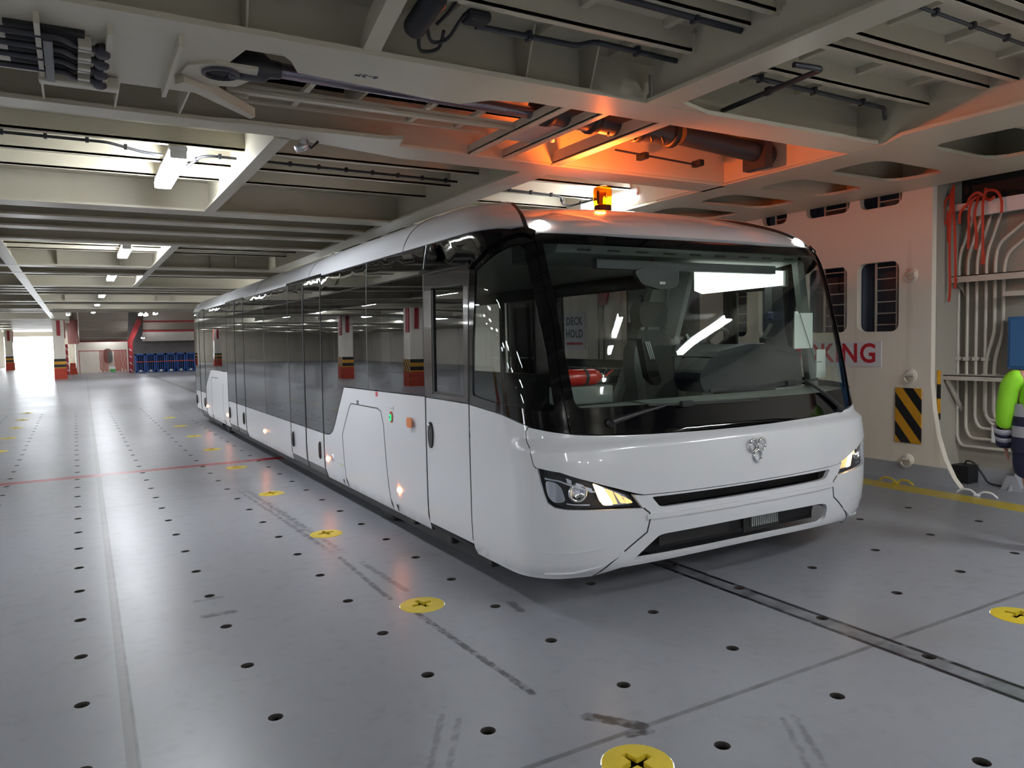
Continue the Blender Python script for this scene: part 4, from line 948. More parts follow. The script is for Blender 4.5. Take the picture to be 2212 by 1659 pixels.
# dashboard
m = MB().prism([(4.02, 1.20), (4.02, 1.27), (4.25, 1.285), (4.55, 1.25), (4.75, 1.10), (4.75, 0.45), (4.1, 0.45)], lambda u, v, w: (w, u, v), 3.45, CX + 1.45); m.build('dashboard', 'trim_grey', bus)
m = MB().prism([(4.02, 1.20), (4.02, 1.265), (4.3, 1.27), (4.30, 1.0), (4.12, 0.6)], lambda u, v, w: (w, u, v), CX - 1.25, 3.45); m.build('dash_shelf', 'trim_grey', bus)
ins = MB().prism(roundcorners([(4.30, 1.28), (4.24, 1.42), (4.40, 1.59), (4.75, 1.64), (5.2, 1.63), (5.42, 1.56), (5.46, 1.28), (4.42, 1.28)], 0.06, 4), lambda u, v, w: (u, w, v), 4.42, 4.72).build('instrument_binnacle', 'binnacle', bus)
MB().prism(roundcorners([(4.36, 1.56), (4.42, 1.61), (4.75, 1.66), (5.2, 1.645), (5.44, 1.55), (5.1, 1.61), (4.75, 1.62)], 0.02, 3), lambda u, v, w: (u, w, v), 4.38, 4.88).build('binnacle_hood', 'trim_dark', ins)
sw = MB(); c = Vector((4.86, 5.0, 1.665)); ax = Vector((0, 0.55, 0.83)); u = Vector((1, 0, 0)); v = ax.cross(u)
sw.tube([c + (u * math.cos(t) + v * math.sin(t)) * 0.225 for t in [2 * PI * i / 28 for i in range(29)]], 0.016, 8, cap=False)
for a in (0.3, PI - 0.3, -PI / 2): sw.bar(c, c + (u * math.cos(a) + v * math.sin(a)) * 0.22, 0.04, 0.015, ax)
sw.lathe([(0.06, -0.02), (0.065, 0.01), (0.0, 0.025)], c, ax, 14); sw.tube([c, c - ax * 0.4], 0.035, 10)
sw.build('steering_wheel', 'black', bus)
m = MB().bar((5.22, 4.62, 1.67), (5.33, 4.62, 1.80), 0.05, 0.09); m.bbox(5.18, 5.28, 4.58, 4.66, 1.66, 1.71, 0.01); m.build('phone_holder', 'black', bus)
# driver seat
seat = MB()
yb = 5.62
def backp(u, v): return (u, yb + 0.02 * 0 + (v - 1.0) * 0.18, v)
prof = roundcorners([(4.64, 1.02), (4.62, 1.55), (4.66, 1.80), (5.04, 1.80), (5.10, 1.55), (5.06, 1.02)], 0.08, 4)
seat.prism(prof, lambda u, v, w: (u, yb + (v - 1.0) * 0.16 + w, v), -0.07, 0.08)
so = seat.build('driver_seat', 'fabric', bus, label='grey upholstered driver seat facing the windscreen')
m = MB()
for a, b in ((4.56, 4.66), (5.06, 5.16)): m.prism(roundcorners([(a, 1.05), (a - 0.01, 1.45), (a + 0.02, 1.62), (b, 1.72), (b, 1.05)], 0.03, 3), lambda u, v, w: (u, yb + (v - 1.0) * 0.16 + w, v), -0.10, 0.07)
m.build('side_bolster', 'fabric_side', so)
MB().prism(roundcorners([(4.69, 1.83), (4.66, 2.00), (4.72, 2.07), (4.98, 2.07), (5.03, 2.00), (5.00, 1.83)], 0.05, 4), lambda u, v, w: (u, yb + 0.12 + w, v), -0.09, 0.06).build('headrest', 'fabric', so)
MB().bbox(4.58, 5.12, 5.12, 5.66, 0.92, 1.06, 0.05, 3).build('seat_cushion', 'fabric', so)
MB().bbox(4.65, 5.05, 5.2, 5.6, 0.44, 0.92, 0.03).build('seat_pedestal', 'trim_dark', so)
m = MB().prism(roundcorners([(4.42, 1.72), (4.52, 1.72), (4.66, 1.32), (4.60, 1.28), (4.50, 1.36)], 0.03, 3), lambda u, v, w: (u, w, v), 5.33, 5.41); m.build('armrest', 'black', so)
m = MB()
for i in range(3): m.bar((4.46 + i * 0.022, 5.322, 1.69), (4.52 + i * 0.022, 5.322, 1.53), 0.012, 0.01)
m.build('belt_buckle', 'trim_light', so)
m = MB().bar((5.12, 5.5, 1.75), (5.26, 5.42, 1.42), 0.03, 0.02); m.build('seat_belt', 'trim_light', so)
# cab partition and pillars
m = MB().bar((5.05, 6.1, 0.6), (5.58, 6.0, 2.44), 0.06, 0.26, (0, 1, 0)); m.bar((4.55, 6.2, 0.5), (5.35, 6.15, 2.44), 0.05, 0.10, (0, 1, 0)); m.build('cab_partition', 'trim_light', bus)
m = MB().box(5.30, 5.62, 6.28, 6.32, 0.45, 2.44); m.build('partition_panel', 'trim_light', bus)
MB().bar((5.50, 6.24, 1.6), (5.60, 6.24, 2.44), 0.03, 0.03).build('partition_rail', 'white', bus)
m = MB().prism([(5.30, 2.32), (5.42, 2.32), (5.47, 1.75), (5.64, 1.27), (5.40, 1.27), (5.30, 1.7)], lambda u, v, w: (u, w, v), 4.62, 4.70); m.build('right_pillar', 'trim_dark', bus)
MB().prism([(q, z) for q, z in [(5.38, 2.36), (5.46, 2.36), (5.66, 1.27), (5.56, 1.27)]], lambda u, v, w: (u, w, v), 4.42, 4.48).build('pillar_trim', 'trim_grey', bus)
MB().bbox(5.26, 5.40, 4.58, 4.64, 1.86, 1.93, 0.01).build('hand_tablet', 'signdark', bus)
for s in (-1, 1):
    m = MB()
    for y in (7.0, 8.56, 10.08, 11.57, 13.14, 14.75, 15.9, 17.5): m.bbox(CX + s * 1.56 - 0.03, CX + s * 1.56 + 0.03, y - 0.045, y + 0.045, 0.44, 2.44, 0.01)
    m.box(CX + s * 1.56 - 0.03, CX + s * 1.56 + 0.03, 5.7, 18.9, 2.28, 2.44); m.build('window_post', 'trim_dark', bus)
    m = MB().box(CX + s * 1.50 - 0.08, CX + s * 1.50 + 0.08, 5.7, 8.4, 0.44, 1.36); m.build('wheel_box', 'trim_grey', bus); MB().box(CX + s * 1.58 - 0.03, CX + s * 1.58 + 0.03, 5.7, 8.5, 1.30, 1.46).build('inner_sill', 'trim_dark', bus)
m = MB()
for i in range(26):
    for j in range(3): m.box(CX + 1.412, CX + 1.418, 6.1 + i * 0.045, 6.125 + i * 0.045, 1.20 + j * 0.028, 1.218 + j * 0.028)
m.build('floor_vent', 'trim_dark', bus)
m = MB()
for y in (11.6, 13.9, 16.2):
    for x in (CX - 0.65, CX + 0.65): m.tube([(x, y, 0.44), (x, y, 2.44)], 0.017, 8)
m.build('grab_pole', 'steel', bus)
mi = MB().prism(roundcorners([(3.555, 2.215), (3.665, 2.25), (3.99, 2.265), (3.985, 2.14), (3.96, 2.105), (3.80, 2.085), (3.625, 2.125)], 0.03, 4), lambda u, v, w: (u, w, v), 4.355, 4.395).build('interior_mirror', 'black', bus)
MB().box(3.79, 3.845, 4.348, 4.356, 2.125, 2.145).build('mirror_sticker', paint('sticker_pink', (0.6, 0.5, 0.52), 0.5), mi)
MB().tube([(3.80, 4.39, 2.24), (3.82, 4.46, 2.31)], 0.012, 8).build('mirror_stem', 'black', mi)
nt = MB().box(5.60, 5.605, 6.66, 6.98, 1.90, 2.27).build('safety_notice', 'signwhite', bus, label='white safety notice with blue pictograms')
m = MB().tube([(5.597, 6.72, 2.07), (5.597, 6.72, 2.16)], 0.018, 8); m.tube([(5.597, 6.72, 2.16), (5.597, 6.72, 2.19), (5.597, 6.75, 2.20)], 0.007, 6)
m.tube([(5.597, 6.83 + 0.05 * math.cos(t), 1.99 + 0.05 * math.sin(t)) for t in [-0.9 + 0.2 * i for i in range(13)]], 0.010, 6); m.build('pictogram', 'signblue', nt)

# ================================================================ RIGHT-HAND CASING AND RECESS
def guard(y0, y1, z0, z1, n, label):
    t = thing('window_ladder', label, 'ladder', (8.44, (y0 + y1) / 2, z0), 'ladders behind the casing openings')
    a, b = y0 + (y1 - y0) * 0.20, y1 - (y1 - y0) * 0.30
    for y in (a, b): MB().box(8.425, 8.445, y - 0.010, y + 0.010, z0 - 0.05, z1 + 0.05).build('rail', 'pipe', t)
    for i in range(n):
        z = z0 + (z1 - z0) * (i + 0.6) / n; MB().tube([(8.435, a, z), (8.435, b, z)], 0.008, 6).build('rung', 'pipe', t)
nm = ('first opening from the recess, lower row', 'second opening from the recess, lower row', 'third lower opening, seen through the windscreen', 'fourth lower opening, seen through the windscreen',
      'first opening from the recess, upper row', 'second opening from the recess, upper row', 'third upper opening, above the coach roof', 'fourth upper opening, above the coach roof')
for (a, b, c, d), n in zip(wins, nm): guard(a, b, c, d, 6 if c < 2 else 3, 'cream ladder behind the ' + n)
def dring(y, z, label):
    t = thing('lashing_ring', label, 'lashing ring', (8.30, y, z), 'cream lashing rings on the casing wall')
    MB().lathe([(0.075, 0), (0.072, -0.012), (0.0, -0.014)], (8.30, y, z), (1, 0, 0), 18).build('base_plate', 'cream_wall', t)
    c = Vector((8.27, y, z - 0.015))
    MB().tube([c + Vector((-0.012, 0.062 * math.cos(a), 0.062 * math.sin(a))) for a in [PI * 1.08 + PI * 0.84 * i / 10 for i in range(11)]] , 0.012, 8).build('ring', 'pipe', t)
    MB().tube([(8.272, y - 0.05, z + 0.005), (8.272, y + 0.05, z + 0.005)], 0.020, 10).build('hinge', 'pipe', t)
dring(5.23, 2.37, 'cream lashing ring on the wall level with the ladder openings'); dring(5.23, 1.22, 'cream lashing ring on the wall just above the striped warning sign'); dring(5.26, 0.24, 'cream lashing ring on the wall below the striped warning sign')
t = tag(MB().box(8.286, 8.30, 5.10, 5.415, 0.44, 1.075).build('warning_sign', 'hazard'), 'black and yellow striped warning sign on the cream wall beside the coach', 'warning sign')
tag(MB().box(8.40, 8.46, 4.978, 4.99, 0.72, 1.28).build('hazard_strip', 'hazard'), 'narrow black and yellow strip on the wall edge facing the camera', 'warning sign')
t = thing('no_smoking_sign', 'white sign with red letters NO SMOKING on the wall behind the windscreen corner', 'sign', (8.30, 6.6, 1.45))
MB().box(8.290, 8.30, 5.60, 8.05, 1.31, 1.615).build('plate', 'signwhite', t)
text_mesh('lettering', 'NO SMOKING', 0.325, 'signred', t, wall_mtx(8.288, 5.66, 1.462), 0.001, 0.007, 0.94, 'RIGHT')
t = thing('deck_hold_sign', 'grey white sign reading DECK HOLD on the wall seen through the coach side window', 'sign', (8.30, 11.97, 1.9))
MB().box(8.29, 8.30, 11.62, 12.33, 1.50, 2.20).build('plate', 'signwhite', t)
text_mesh('upper_word', 'DECK', 0.21, 'signdark', t, wall_mtx(8.288, 11.97, 2.04), 0.001, 0.006, 0.92); text_mesh('lower_word', 'HOLD', 0.21, 'signdark', t, wall_mtx(8.288, 11.97, 1.80), 0.001, 0.006, 0.92)
MB().box(8.287, 8.289, 11.70, 12.24, 1.595, 1.64).build('red_bar', 'signred', t)
t = thing('cable_trunk', 'pale cream cable trunking on the wall seen through the coach side window', 'trunking', (8.2, 10.9, 0))
MB().bbox(8.16, 8.30, 10.55, 11.38, 0.0, 2.85, 0.01).build('cover', 'pipe', t)
for y in (10.85, 11.0): MB().tube([(8.145, y, 0.1), (8.145, y, 2.75)], 0.012, 6).build('cable', 'cable', t)
MB().prism([(10.75, 2.3), (10.95, 2.28), (11.05, 2.75), (10.6, 2.75)], lambda u, v, w: (w, u, v), 8.12, 8.15).build('red_rag', 'red', t)
# recess pipes
pys = (4.98, 4.88, 4.78, 4.68, 4.585, 4.495)
pn = ('first pipe from the corner', 'second pipe from the corner', 'third pipe from the corner', 'fourth pipe from the corner', 'fifth pipe from the corner, bent at the top', 'sixth pipe from the corner, bent at the top')
XP = 8.79
for i, y in enumerate(pys):
    t = thing('recess_pipe', 'cream painted pipe in the recess, ' + pn[i], 'pipe', (XP, y, 0), 'pipes in the recess')
    r = 0.017 if i < 4 else 0.019
    if i < 4:
        zb = (0.40, 0.50, 0.62, 0.72)[i]
        P = [(XP, y - 0.18, 3.1), (XP, y - 0.02, 2.62), (XP, y, 2.50), (XP, y, zb + 0.1), (XP, y - 0.05, zb), (XP, y - 0.5 + i * 0.06, zb), (XP, y - 1.6, zb)]
    else:
        zt = (2.66, 2.55)[i - 4]
        P = [(XP, y - 0.95, zt + 0.42), (XP, y - 0.30, zt + 0.22), (XP, y - 0.03, zt), (XP, y, zt - 0.16), (XP, y, 1.72), (XP, y + 0.02, 1.62), (XP, y + 0.075, 1.42), (XP, y + 0.085, 1.30), (XP, y + 0.085, 0.78), (XP, y, 0.66), (XP, y - 1.2, 0.62)]
    MB().tube(filletpath(P, 0.09), r, 8).build('tube', 'pipe', t)
    for z in ((2.30, 1.40, 1.20) if i < 4 else (2.30, 1.215)):
        dy = 0.085 if (i >= 4 and z < 1.3) else 0
        MB().bbox(XP - 0.03, XP + 0.07, y + dy - 0.030, y + dy + 0.030, z - 0.022, z + 0.022, 0.006).build('clamp', 'pipe', t)
t = thing('pipe_bracket', 'cream angle bracket carrying the recess pipes, upper one', 'bracket', (8.8, 4.5, 2.3))
MB().box(8.60, 8.86, 3.2, 5.0, 2.325, 2.335).box(8.60, 8.61, 3.2, 5.0, 2.26, 2.335).build('angle', 'pipe', t)
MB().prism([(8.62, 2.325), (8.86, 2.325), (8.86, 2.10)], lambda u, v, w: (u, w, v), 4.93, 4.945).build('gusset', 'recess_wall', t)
t = thing('pipe_bracket', 'cream angle bracket carrying the recess pipes, lower one', 'bracket', (8.8, 4.5, 1.2))
MB().box(8.52, 8.86, 3.2, 5.0, 1.215, 1.225).box(8.52, 8.53, 3.2, 5.0, 1.17, 1.225).build('angle', 'pipe', t)
MB().bar((8.55, 4.96, 1.17), (8.86, 4.96, 0.80), 0.02, 0.05).build('strut', 'pipe', t)
t = thing('strap_rail', 'white channel beam across the top of the recess, hung with red lashing straps', 'beam', (8.6, 4.5, 3.1))
MB().prism([(5.0, 3.05), (4.75, 3.05), (4.75, 2.965), (3.0, 2.98), (3.0, 3.12), (5.0, 3.12)], lambda u, v, w: (w, u, v), 8.56, 8.62).build('channel', 'white', t)
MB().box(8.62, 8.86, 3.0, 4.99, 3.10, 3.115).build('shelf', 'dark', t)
tag(MB().box(8.845, 8.86, -5, 4.99, 3.116, 3.66).build('upper_dark_sheet', 'dark'), 'flat dark sheet above the strap rail in the recess', 'locker')  # flat dark sheet against the recess wall, above the rail
def strap(label, pts, wd=0.026):
    m = MB(); P = smoothpath(pts, 5)
    for i in range(len(P) - 1):
        m.bar(P[i], P[i + 1] + (P[i + 1] - P[i]) * 0.15, wd, 0.006, (1, 0.3, 0.1))
    return tag(m.build('lashing_strap', 'strap'), label, 'strap', 'red lashing straps over the recess rail')
XS = 8.52
strap('red strap hanging farthest down, nearest the casing wall edge', [(XS + .05, 4.94, 3.30), (XS, 4.925, 3.2), (XS - .01, 4.93, 2.7), (XS, 4.925, 2.2), (XS, 4.935, 2.05)])
strap('second long red strap beside the wall edge, ending in a loop', [(XS + .04, 4.92, 3.34), (XS, 4.90, 3.12), (XS - .01, 4.872, 2.8), (XS, 4.865, 2.35), (XS, 4.87, 2.19), (XS, 4.855, 2.30)])
strap('short red strap looped at the wall edge', [(XS + .05, 4.95, 3.25), (XS - .02, 4.985, 3.15), (XS - .02, 4.995, 2.96), (XS, 4.97, 2.92), (XS, 4.955, 3.05), (XS, 4.95, 2.72)])
strap('red strap curled over the rail, third from the wall edge', [(XS + .05, 4.62, 3.2), (XS - .02, 4.70, 3.12), (XS - .03, 4.80, 3.02), (XS - .02, 4.815, 2.90)])
strap('red strap hanging in the middle of the rail, short end', [(XS + .05, 4.66, 3.22), (XS - .02, 4.71, 3.05), (XS - .01, 4.72, 2.8), (XS, 4.73, 2.62)])
strap('red strap hanging in the middle of the rail, folded double', [(XS + .05, 4.64, 3.2), (XS - .02, 4.655, 3.0), (XS, 4.645, 2.75), (XS, 4.65, 2.60), (XS - .01, 4.63, 2.75)])
strap('red strap with a small loop at its end in the middle of the rail', [(XS + .05, 4.58, 3.25), (XS - .02, 4.57, 3.1), (XS, 4.58, 2.85), (XS, 4.575, 2.55), (XS, 4.585, 2.44), (XS, 4.565, 2.46), (XS, 4.572, 2.56)])
strap('red strap arched over the right end of the rail', [(XS + .03, 4.60, 3.10), (XS - .03, 4.53, 3.20), (XS - .03, 4.43, 3.18), (XS - .02, 4.385, 3.08), (XS - .02, 4.38, 2.95)])
strap('red strap lying in a curl along the rail', [(XS, 4.76, 3.06), (XS - .03, 4.70, 3.16), (XS - .03, 4.62, 3.20), (XS + .0, 4.56, 3.14), (XS - .03, 4.50, 3.10), (XS - .02, 4.45, 3.13)])
t = thing('electric_cabinet', 'blue steel cabinet on the recess wall behind the person', 'cabinet', (8.7, 4.0, 1.5))
MB().bbox(8.66, 8.86, 3.5, 4.385, 1.30, 1.86, 0.01).build('case', 'blue', t); MB().bbox(8.648, 8.66, 3.53, 4.355, 1.33, 1.83, 0.004).build('door', 'blue', t)
MB().box(8.60, 8.86, 4.15, 4.40, 2.08, 2.13).build('support', 'pipe', t)
t = thing('junction_box', 'small cream junction box low on the recess wall by the person hand', 'box', (8.8, 4.53, 0.52))
MB().bbox(8.78, 8.86, 4.44, 4.60, 0.47, 0.66, 0.008).build('case', 'white', t); MB().bbox(8.772, 8.78, 4.45, 4.59, 0.48, 0.65, 0.004).build('lid', 'white', t)
t = thing('black_box', 'black box with a cable standing in the corner of the recess', 'box', (8.72, 5.0, 0))
MB().prism([(4.74, 0.0), (4.955, 0.0), (4.955, 0.13), (4.93, 0.20), (4.74, 0.20)], lambda u, v, w: (w, u, v), 8.60, 8.80).build('case', 'black', t)
MB().tube(smoothpath([(8.70, 4.84, 0.20), (8.69, 4.80, 0.25), (8.70, 4.72, 0.22), (8.72, 4.64, 0.10), (8.72, 4.56, 0.02), (8.74, 4.3, 0.012)], 5), 0.010, 6).build('cable', 'cable', t)
t = thing('foot_bracket', 'grey steel gusset at the foot of the recess wall beside the person', 'bracket', (8.7, 4.3, 0))
MB().prism([(8.55, 0.0), (8.86, 0.0), (8.86, 0.42), (8.80, 0.30)], lambda u, v, w: (u, w, v), 4.28, 4.30).prism([(4.18, 0.0), (4.40, 0.0), (4.34, 0.16), (4.24, 0.16)], lambda u, v, w: (w, u, v), 8.60, 8.61).build('gusset', 'wall_base', t)
def cleat(x, y, mat, label):
    t = thing('deck_cleat', label, 'cleat', (x, y, 0))
    for dy in (-0.105, 0.105):
        MB().tube(filletpath([(x, y + dy - 0.10, 0.012), (x, y + dy - 0.045, 0.055), (x, y + dy + 0.045, 0.055), (x, y + dy + 0.10, 0.012)], 0.03), 0.011, 8).build('loop', mat, t)
    MB().bbox(x - 0.025, x + 0.025, y - 0.025, y + 0.025, 0, 0.02, 0.005).build('foot', mat, t)
cleat(8.02, 5.22, 'yellow', 'yellow double-loop lashing cleat on the yellow line'); cleat(8.06, 4.35, 'white', 'white double-loop lashing cleat beyond the yellow line')

# ================================================================ PERSON (mostly outside the right edge of the frame)
def skin_body(name, joints, bones, mat, parent, sub=2):
    me = bpy.data.meshes.new(name); o0 = org(parent)
    me.from_pydata([tuple(Vector(j[:3]) - o0) for j in joints], bones, []); o = bpy.data.objects.new(name, me); COL.objects.link(o); o.parent = parent; ORG[o.name] = o0
    md = o.modifiers.new('skin', 'SKIN'); md.use_smooth_shade = True; md.branch_smoothing = 0.6
    for sv, j in zip(me.skin_vertices[0].data, joints): sv.radius = (j[3], j[4] if len(j) > 4 else j[3])
    me.skin_vertices[0].data[0].use_root = True
    s = o.modifiers.new('sub', 'SUBSURF'); s.levels = sub; s.render_levels = sub
    dg = bpy.context.evaluated_depsgraph_get(); m2 = bpy.data.meshes.new_from_object(o.evaluated_get(dg)); o.modifiers.clear(); o.data = m2
    m2.materials.clear(); m2.materials.append(M[mat])
    for p in m2.polygons: p.use_smooth = True
    return o
PX, PY = 6.43, 2.985
pr = thing('person', 'person in lime hi-vis jacket with grey bands and navy shorts at right edge', 'person', (PX, PY, 0))
# the person stands side-on, facing the recess wall; local axes: f = facing, l = toward the viewer's left
f = Vector((0.80, 0.60, 0)).normalized(); l = Vector((-0.42, 0.90, 0)).normalized(); l = (l - f * l.dot(f)).normalized()
def pp(a, b, z): v = Vector((PX, PY, 0)) + l * a + f * b; return (v.x, v.y, z)
J = []; Bn = []
def jn(p, r, r2=None): J.append((*p, r, r2 or r)); return len(J) - 1
def ch(*ids):
    for a, b in zip(ids, ids[1:]): Bn.append((a, b))
pel = jn(pp(0, 0, 0.92), 0.15, 0.12); wa = jn(pp(0, 0.0, 1.08), 0.14, 0.11); chs = jn(pp(0, 0.0, 1.28), 0.16, 0.12); nk = jn(pp(0, 0.02, 1.44), 0.07); hb = jn(pp(0, 0.04, 1.52), 0.055); ch(pel, wa, chs, nk, hb)
hd_ = jn(pp(0, 0.06, 1.62), 0.085, 0.095); ht = jn(pp(0, 0.04, 1.72), 0.07); ch(hb, hd_, ht)
HANDS = []
for sgn in (1, -1):
    sh = jn(pp(sgn * 0.18, 0, 1.38), 0.065); el = jn(pp(sgn * 0.225, 0.02 - 0.03 * sgn, 1.10), 0.046); wr = jn(pp(sgn * 0.215, 0.14, 0.86), 0.030); pm = jn(pp(sgn * 0.21, 0.17, 0.79), 0.036, 0.022); ch(chs, sh, el, wr, pm); HANDS.append((sgn, 0.21 * sgn, 0.17, 0.77))
    hp_ = jn(pp(sgn * 0.095, 0, 0.86), 0.10); kn = jn(pp(sgn * 0.10 - 0.05, 0.05 * sgn, 0.48), 0.062); an = jn(pp(sgn * 0.10 - 0.18, 0.10 * sgn - 0.03, 0.09), 0.042); to = jn(pp(sgn * 0.11 - 0.19, 0.10 * sgn + 0.13, 0.045), 0.038); ch(pel, hp_, kn, an, to)
skin_body('body', J, Bn, 'skin', pr)
for sgn, a, b, z in HANDS:
    m = MB()
    for i, (db, ln) in enumerate(((0.032, 0.075), (0.012, 0.085), (-0.008, 0.08), (-0.026, 0.062))):
        m.tube([pp(a, b + db, z), pp(a - 0.004 * sgn, b + db + 0.004, z - ln * 0.5), pp(a - 0.018 * sgn, b + db + 0.002, z - ln)], [0.0095, 0.009, 0.0065], 8)
    m.tube([pp(a, b + 0.03, z + 0.035), pp(a - 0.012 * sgn, b + 0.055, z + 0.0), pp(a - 0.02 * sgn, b + 0.06, z - 0.03)], [0.011, 0.010, 0.007], 8)
    m.build('fingers', 'skin', pr)
m = MB()
for sgn in (1, -1):
    c = Vector(pp(sgn * 0.032, 0.142, 1.645)); m.lathe([(0.0, -0.012), (0.010, -0.008), (0.012, 0.0), (0.008, 0.008), (0.0, 0.010)], c, f, 10)
m.build('eye', 'eye', pr)
m = MB().tube([pp(0, 0.145, 1.645), pp(0, 0.165, 1.61), pp(0, 0.148, 1.597)], [0.010, 0.016, 0.012], 8); m.build('nose', 'skin', pr)
m = MB().tube([pp(-0.022, 0.138, 1.567), pp(0, 0.148, 1.565), pp(0.022, 0.138, 1.567)], [0.004, 0.007, 0.004], 6); m.build('mouth', 'red', pr)
for sgn in (1, -1): MB().lathe([(0.0, -0.01), (0.028, -0.006), (0.030, 0.004), (0.018, 0.010), (0.0, 0.006)], pp(sgn * 0.086, 0.05, 1.63), l * sgn, 12).build('ear', 'skin', pr)
MB().lathe([(0.088, -0.02), (0.100, 0.02), (0.098, 0.06), (0.075, 0.10), (0.03, 0.118), (0.0, 0.12)], pp(0, 0.035, 1.645), (0, 0, 1), 20).build('hair', 'hair', pr)
def cloth(name, joints, bones, mat): return skin_body(name, joints, bones, mat, pr)
cloth('jacket', [(*pp(0, 0, 0.99), .185, .15), (*pp(0, 0, 1.10), .21, .16), (*pp(0, 0, 1.28), .215, .16), (*pp(0, 0.01, 1.43), .10, .09)], [(0, 1), (1, 2), (2, 3)], 'lime')
for sgn in (1, -1):
    cloth('sleeve', [(*pp(sgn * 0.12, 0, 1.375), .085, .085), (*pp(sgn * 0.215, 0, 1.34), .085, .085), (*pp(sgn * 0.24, 0.02, 1.10), .082, .078), (*pp(sgn * 0.232, 0.08, 0.955), .075, .073)], [(0, 1), (1, 2), (2, 3)], 'lime')
    e0, e1 = Vector(pp(sgn * 0.245, 0.05, 1.03)), Vector(pp(sgn * 0.216, 0.145, 0.80)); dr = (e1 - e0).normalized(); ln = (e1 - e0).length
    for a, b, mt, nm_ in ((0.28, 0.44, 'reflective', 'sleeve_band'), (0.44, 0.56, 'navy', 'sleeve_stripe'), (0.56, 0.72, 'reflective', 'sleeve_band'), (0.72, 0.93, 'navy', 'cuff')):
        r0 = 0.084 - a * 0.018; r1 = 0.084 - b * 0.018
        MB().lathe([(r0 - 0.02, a * ln), (r0, a * ln), (r1, b * ln), (r1 - 0.02, b * ln)], e0, dr, 18).build(nm_, mt, pr)
for z0, z1, mt, nm_ in ((1.06, 1.16, 'reflective', 'body_band'), (0.985, 1.06, 'navy', 'body_stripe'), (0.90, 0.985, 'reflective', 'body_band'), (0.78, 0.90, 'navy', 'jacket_hem')):
    mm = MB(); ang = [2 * PI * i / 28 for i in range(28)]
    vs = [pp(0.205 * math.cos(t), 0.165 * math.sin(t), z) for z in (z0, z1) for t in ang]
    mm.add(vs, [(i, (i + 1) % 28, 28 + (i + 1) % 28, 28 + i) for i in range(28)], True); mm.build(nm_, mt, pr)
for sgn in (1, -1): cloth('shorts_leg', [(*pp(sgn * 0.085, 0, 0.90), .125, .125), (*pp(sgn * 0.10 - 0.01, 0.005, 0.70), .115, .115), (*pp(sgn * 0.112 - 0.035, 0.03 * sgn, 0.555), .105, .105)], [(0, 1), (1, 2)], 'navy')
for sgn in (1, -1):
    MB().lathe([(0.05, 0.0), (0.062, 0.06), (0.056, 0.14), (0.048, 0.17)], pp(sgn * 0.10 - 0.18, 0.10 * sgn - 0.03, 0.02), (0, 0, 1), 16).build('boot_shaft', 'black', pr)
    cloth('boot', [(*pp(sgn * 0.10 - 0.18, 0.10 * sgn - 0.05, 0.055), .058, .055), (*pp(sgn * 0.105 - 0.185, 0.10 * sgn + 0.05, 0.052), .052, .05), (*pp(sgn * 0.11 - 0.19, 0.10 * sgn + 0.14, 0.046), .048, .042)], [(0, 1), (1, 2)], 'black')

# ================================================================ GEAR UNDER THE DECKHEAD
t = thing('ramp_cylinder', 'long dark hydraulic cylinder lying across the open ramp well above the coach', 'hydraulic cylinder', (3.5, 5.05, 3.45))
MB().tube([(1.05, 4.66, 3.37), (3.2, 4.86, 3.41)], 0.045, 14).build('piston_rod', 'piston', t)
MB().tube([(3.05, 4.85, 3.45), (4.50, 5.02, 3.47)], 0.105, 18).build('barrel', 'cylinder', t)
MB().lathe([(0.06, 0), (0.085, 0.01), (0.085, 0.20), (0.055, 0.24), (0.05, 0.30)], (0.84, 4.65, 3.365), (1, 0.05, 0.01), 16).build('clevis', 'cylinder', t)
for x in (3.15, 3.6, 4.1, 4.5): MB().lathe([(0.10, -0.03), (0.122, -0.03), (0.122, 0.03), (0.10, 0.03)], (x, 4.85 + (x - 3.05) * 0.117, 3.45 + (x - 3.05) * 0.014), (1, 0.117, 0.014), 16).build('clamp_ring', 'black', t)
m = MB()
for i, x in enumerate((3.75, 3.9, 4.02, 4.2, 4.33)): m.tube([(x, 4.93, 3.42), (x + 0.01, 4.91, 3.36 - 0.01 * (i % 3)), (x + 0.05, 4.96, 3.36)], 0.012, 6)
m.build('hose', 'cable', t)
t = thing('second_cylinder', 'dark hydraulic cylinder at the right end of the orange-lit ramp well', 'hydraulic cylinder', (5.2, 5.2, 3.5))
MB().tube([(4.72, 5.14, 3.52), (5.80, 5.22, 3.48)], 0.095, 18).build('barrel', 'cylinder', t)
MB().lathe([(0.04, 0), (0.11, 0.0), (0.11, 0.035), (0.04, 0.035)], (5.93, 5.25, 3.48), (1, 0.05, 0), 18).build('end_disc', 'cylinder', t)
MB().box(5.74, 5.84, 5.08, 5.36, 3.32, 3.70).build('end_bracket', 'cylinder', t)
MB().tube([(4.74, 5.05, 3.62), (5.7, 5.12, 3.60)], 0.022, 8).build('feed_line', 'cable', t)
MB().tube([(4.35, 5.58, 3.44), (5.45, 5.66, 3.42)], 0.010, 6).build('sensing_line', 'conduit', t)
m = MB()
for x in (4.72, 5.42): m.bbox(x - 0.03, x + 0.03, 5.58, 5.70, 3.40, 3.46, 0.006)
m.build('line_clip', 'cable', t)
tag(MB().box(3.09, 3.335, 4.86, 5.40, 3.352, 3.358).build('cover_sheet', 'steel'), 'bare metal sheet between two bars under the ramp well', 'sheet')
t = thing('rod_trunnion', 'cream trunnion housing with dark bore holding the left end of the ramp cylinder', 'trunnion', (0.78, 4.7, 3.38))
MB().prism([(0.60, 4.75), (0.62, 4.60), (0.75, 4.5), (0.98, 4.5), (1.0, 4.66), (0.92, 4.86), (0.78, 4.90)], lambda u, v, w: (u, v, w), 3.30, 3.315).build('plate', 'cream', t)
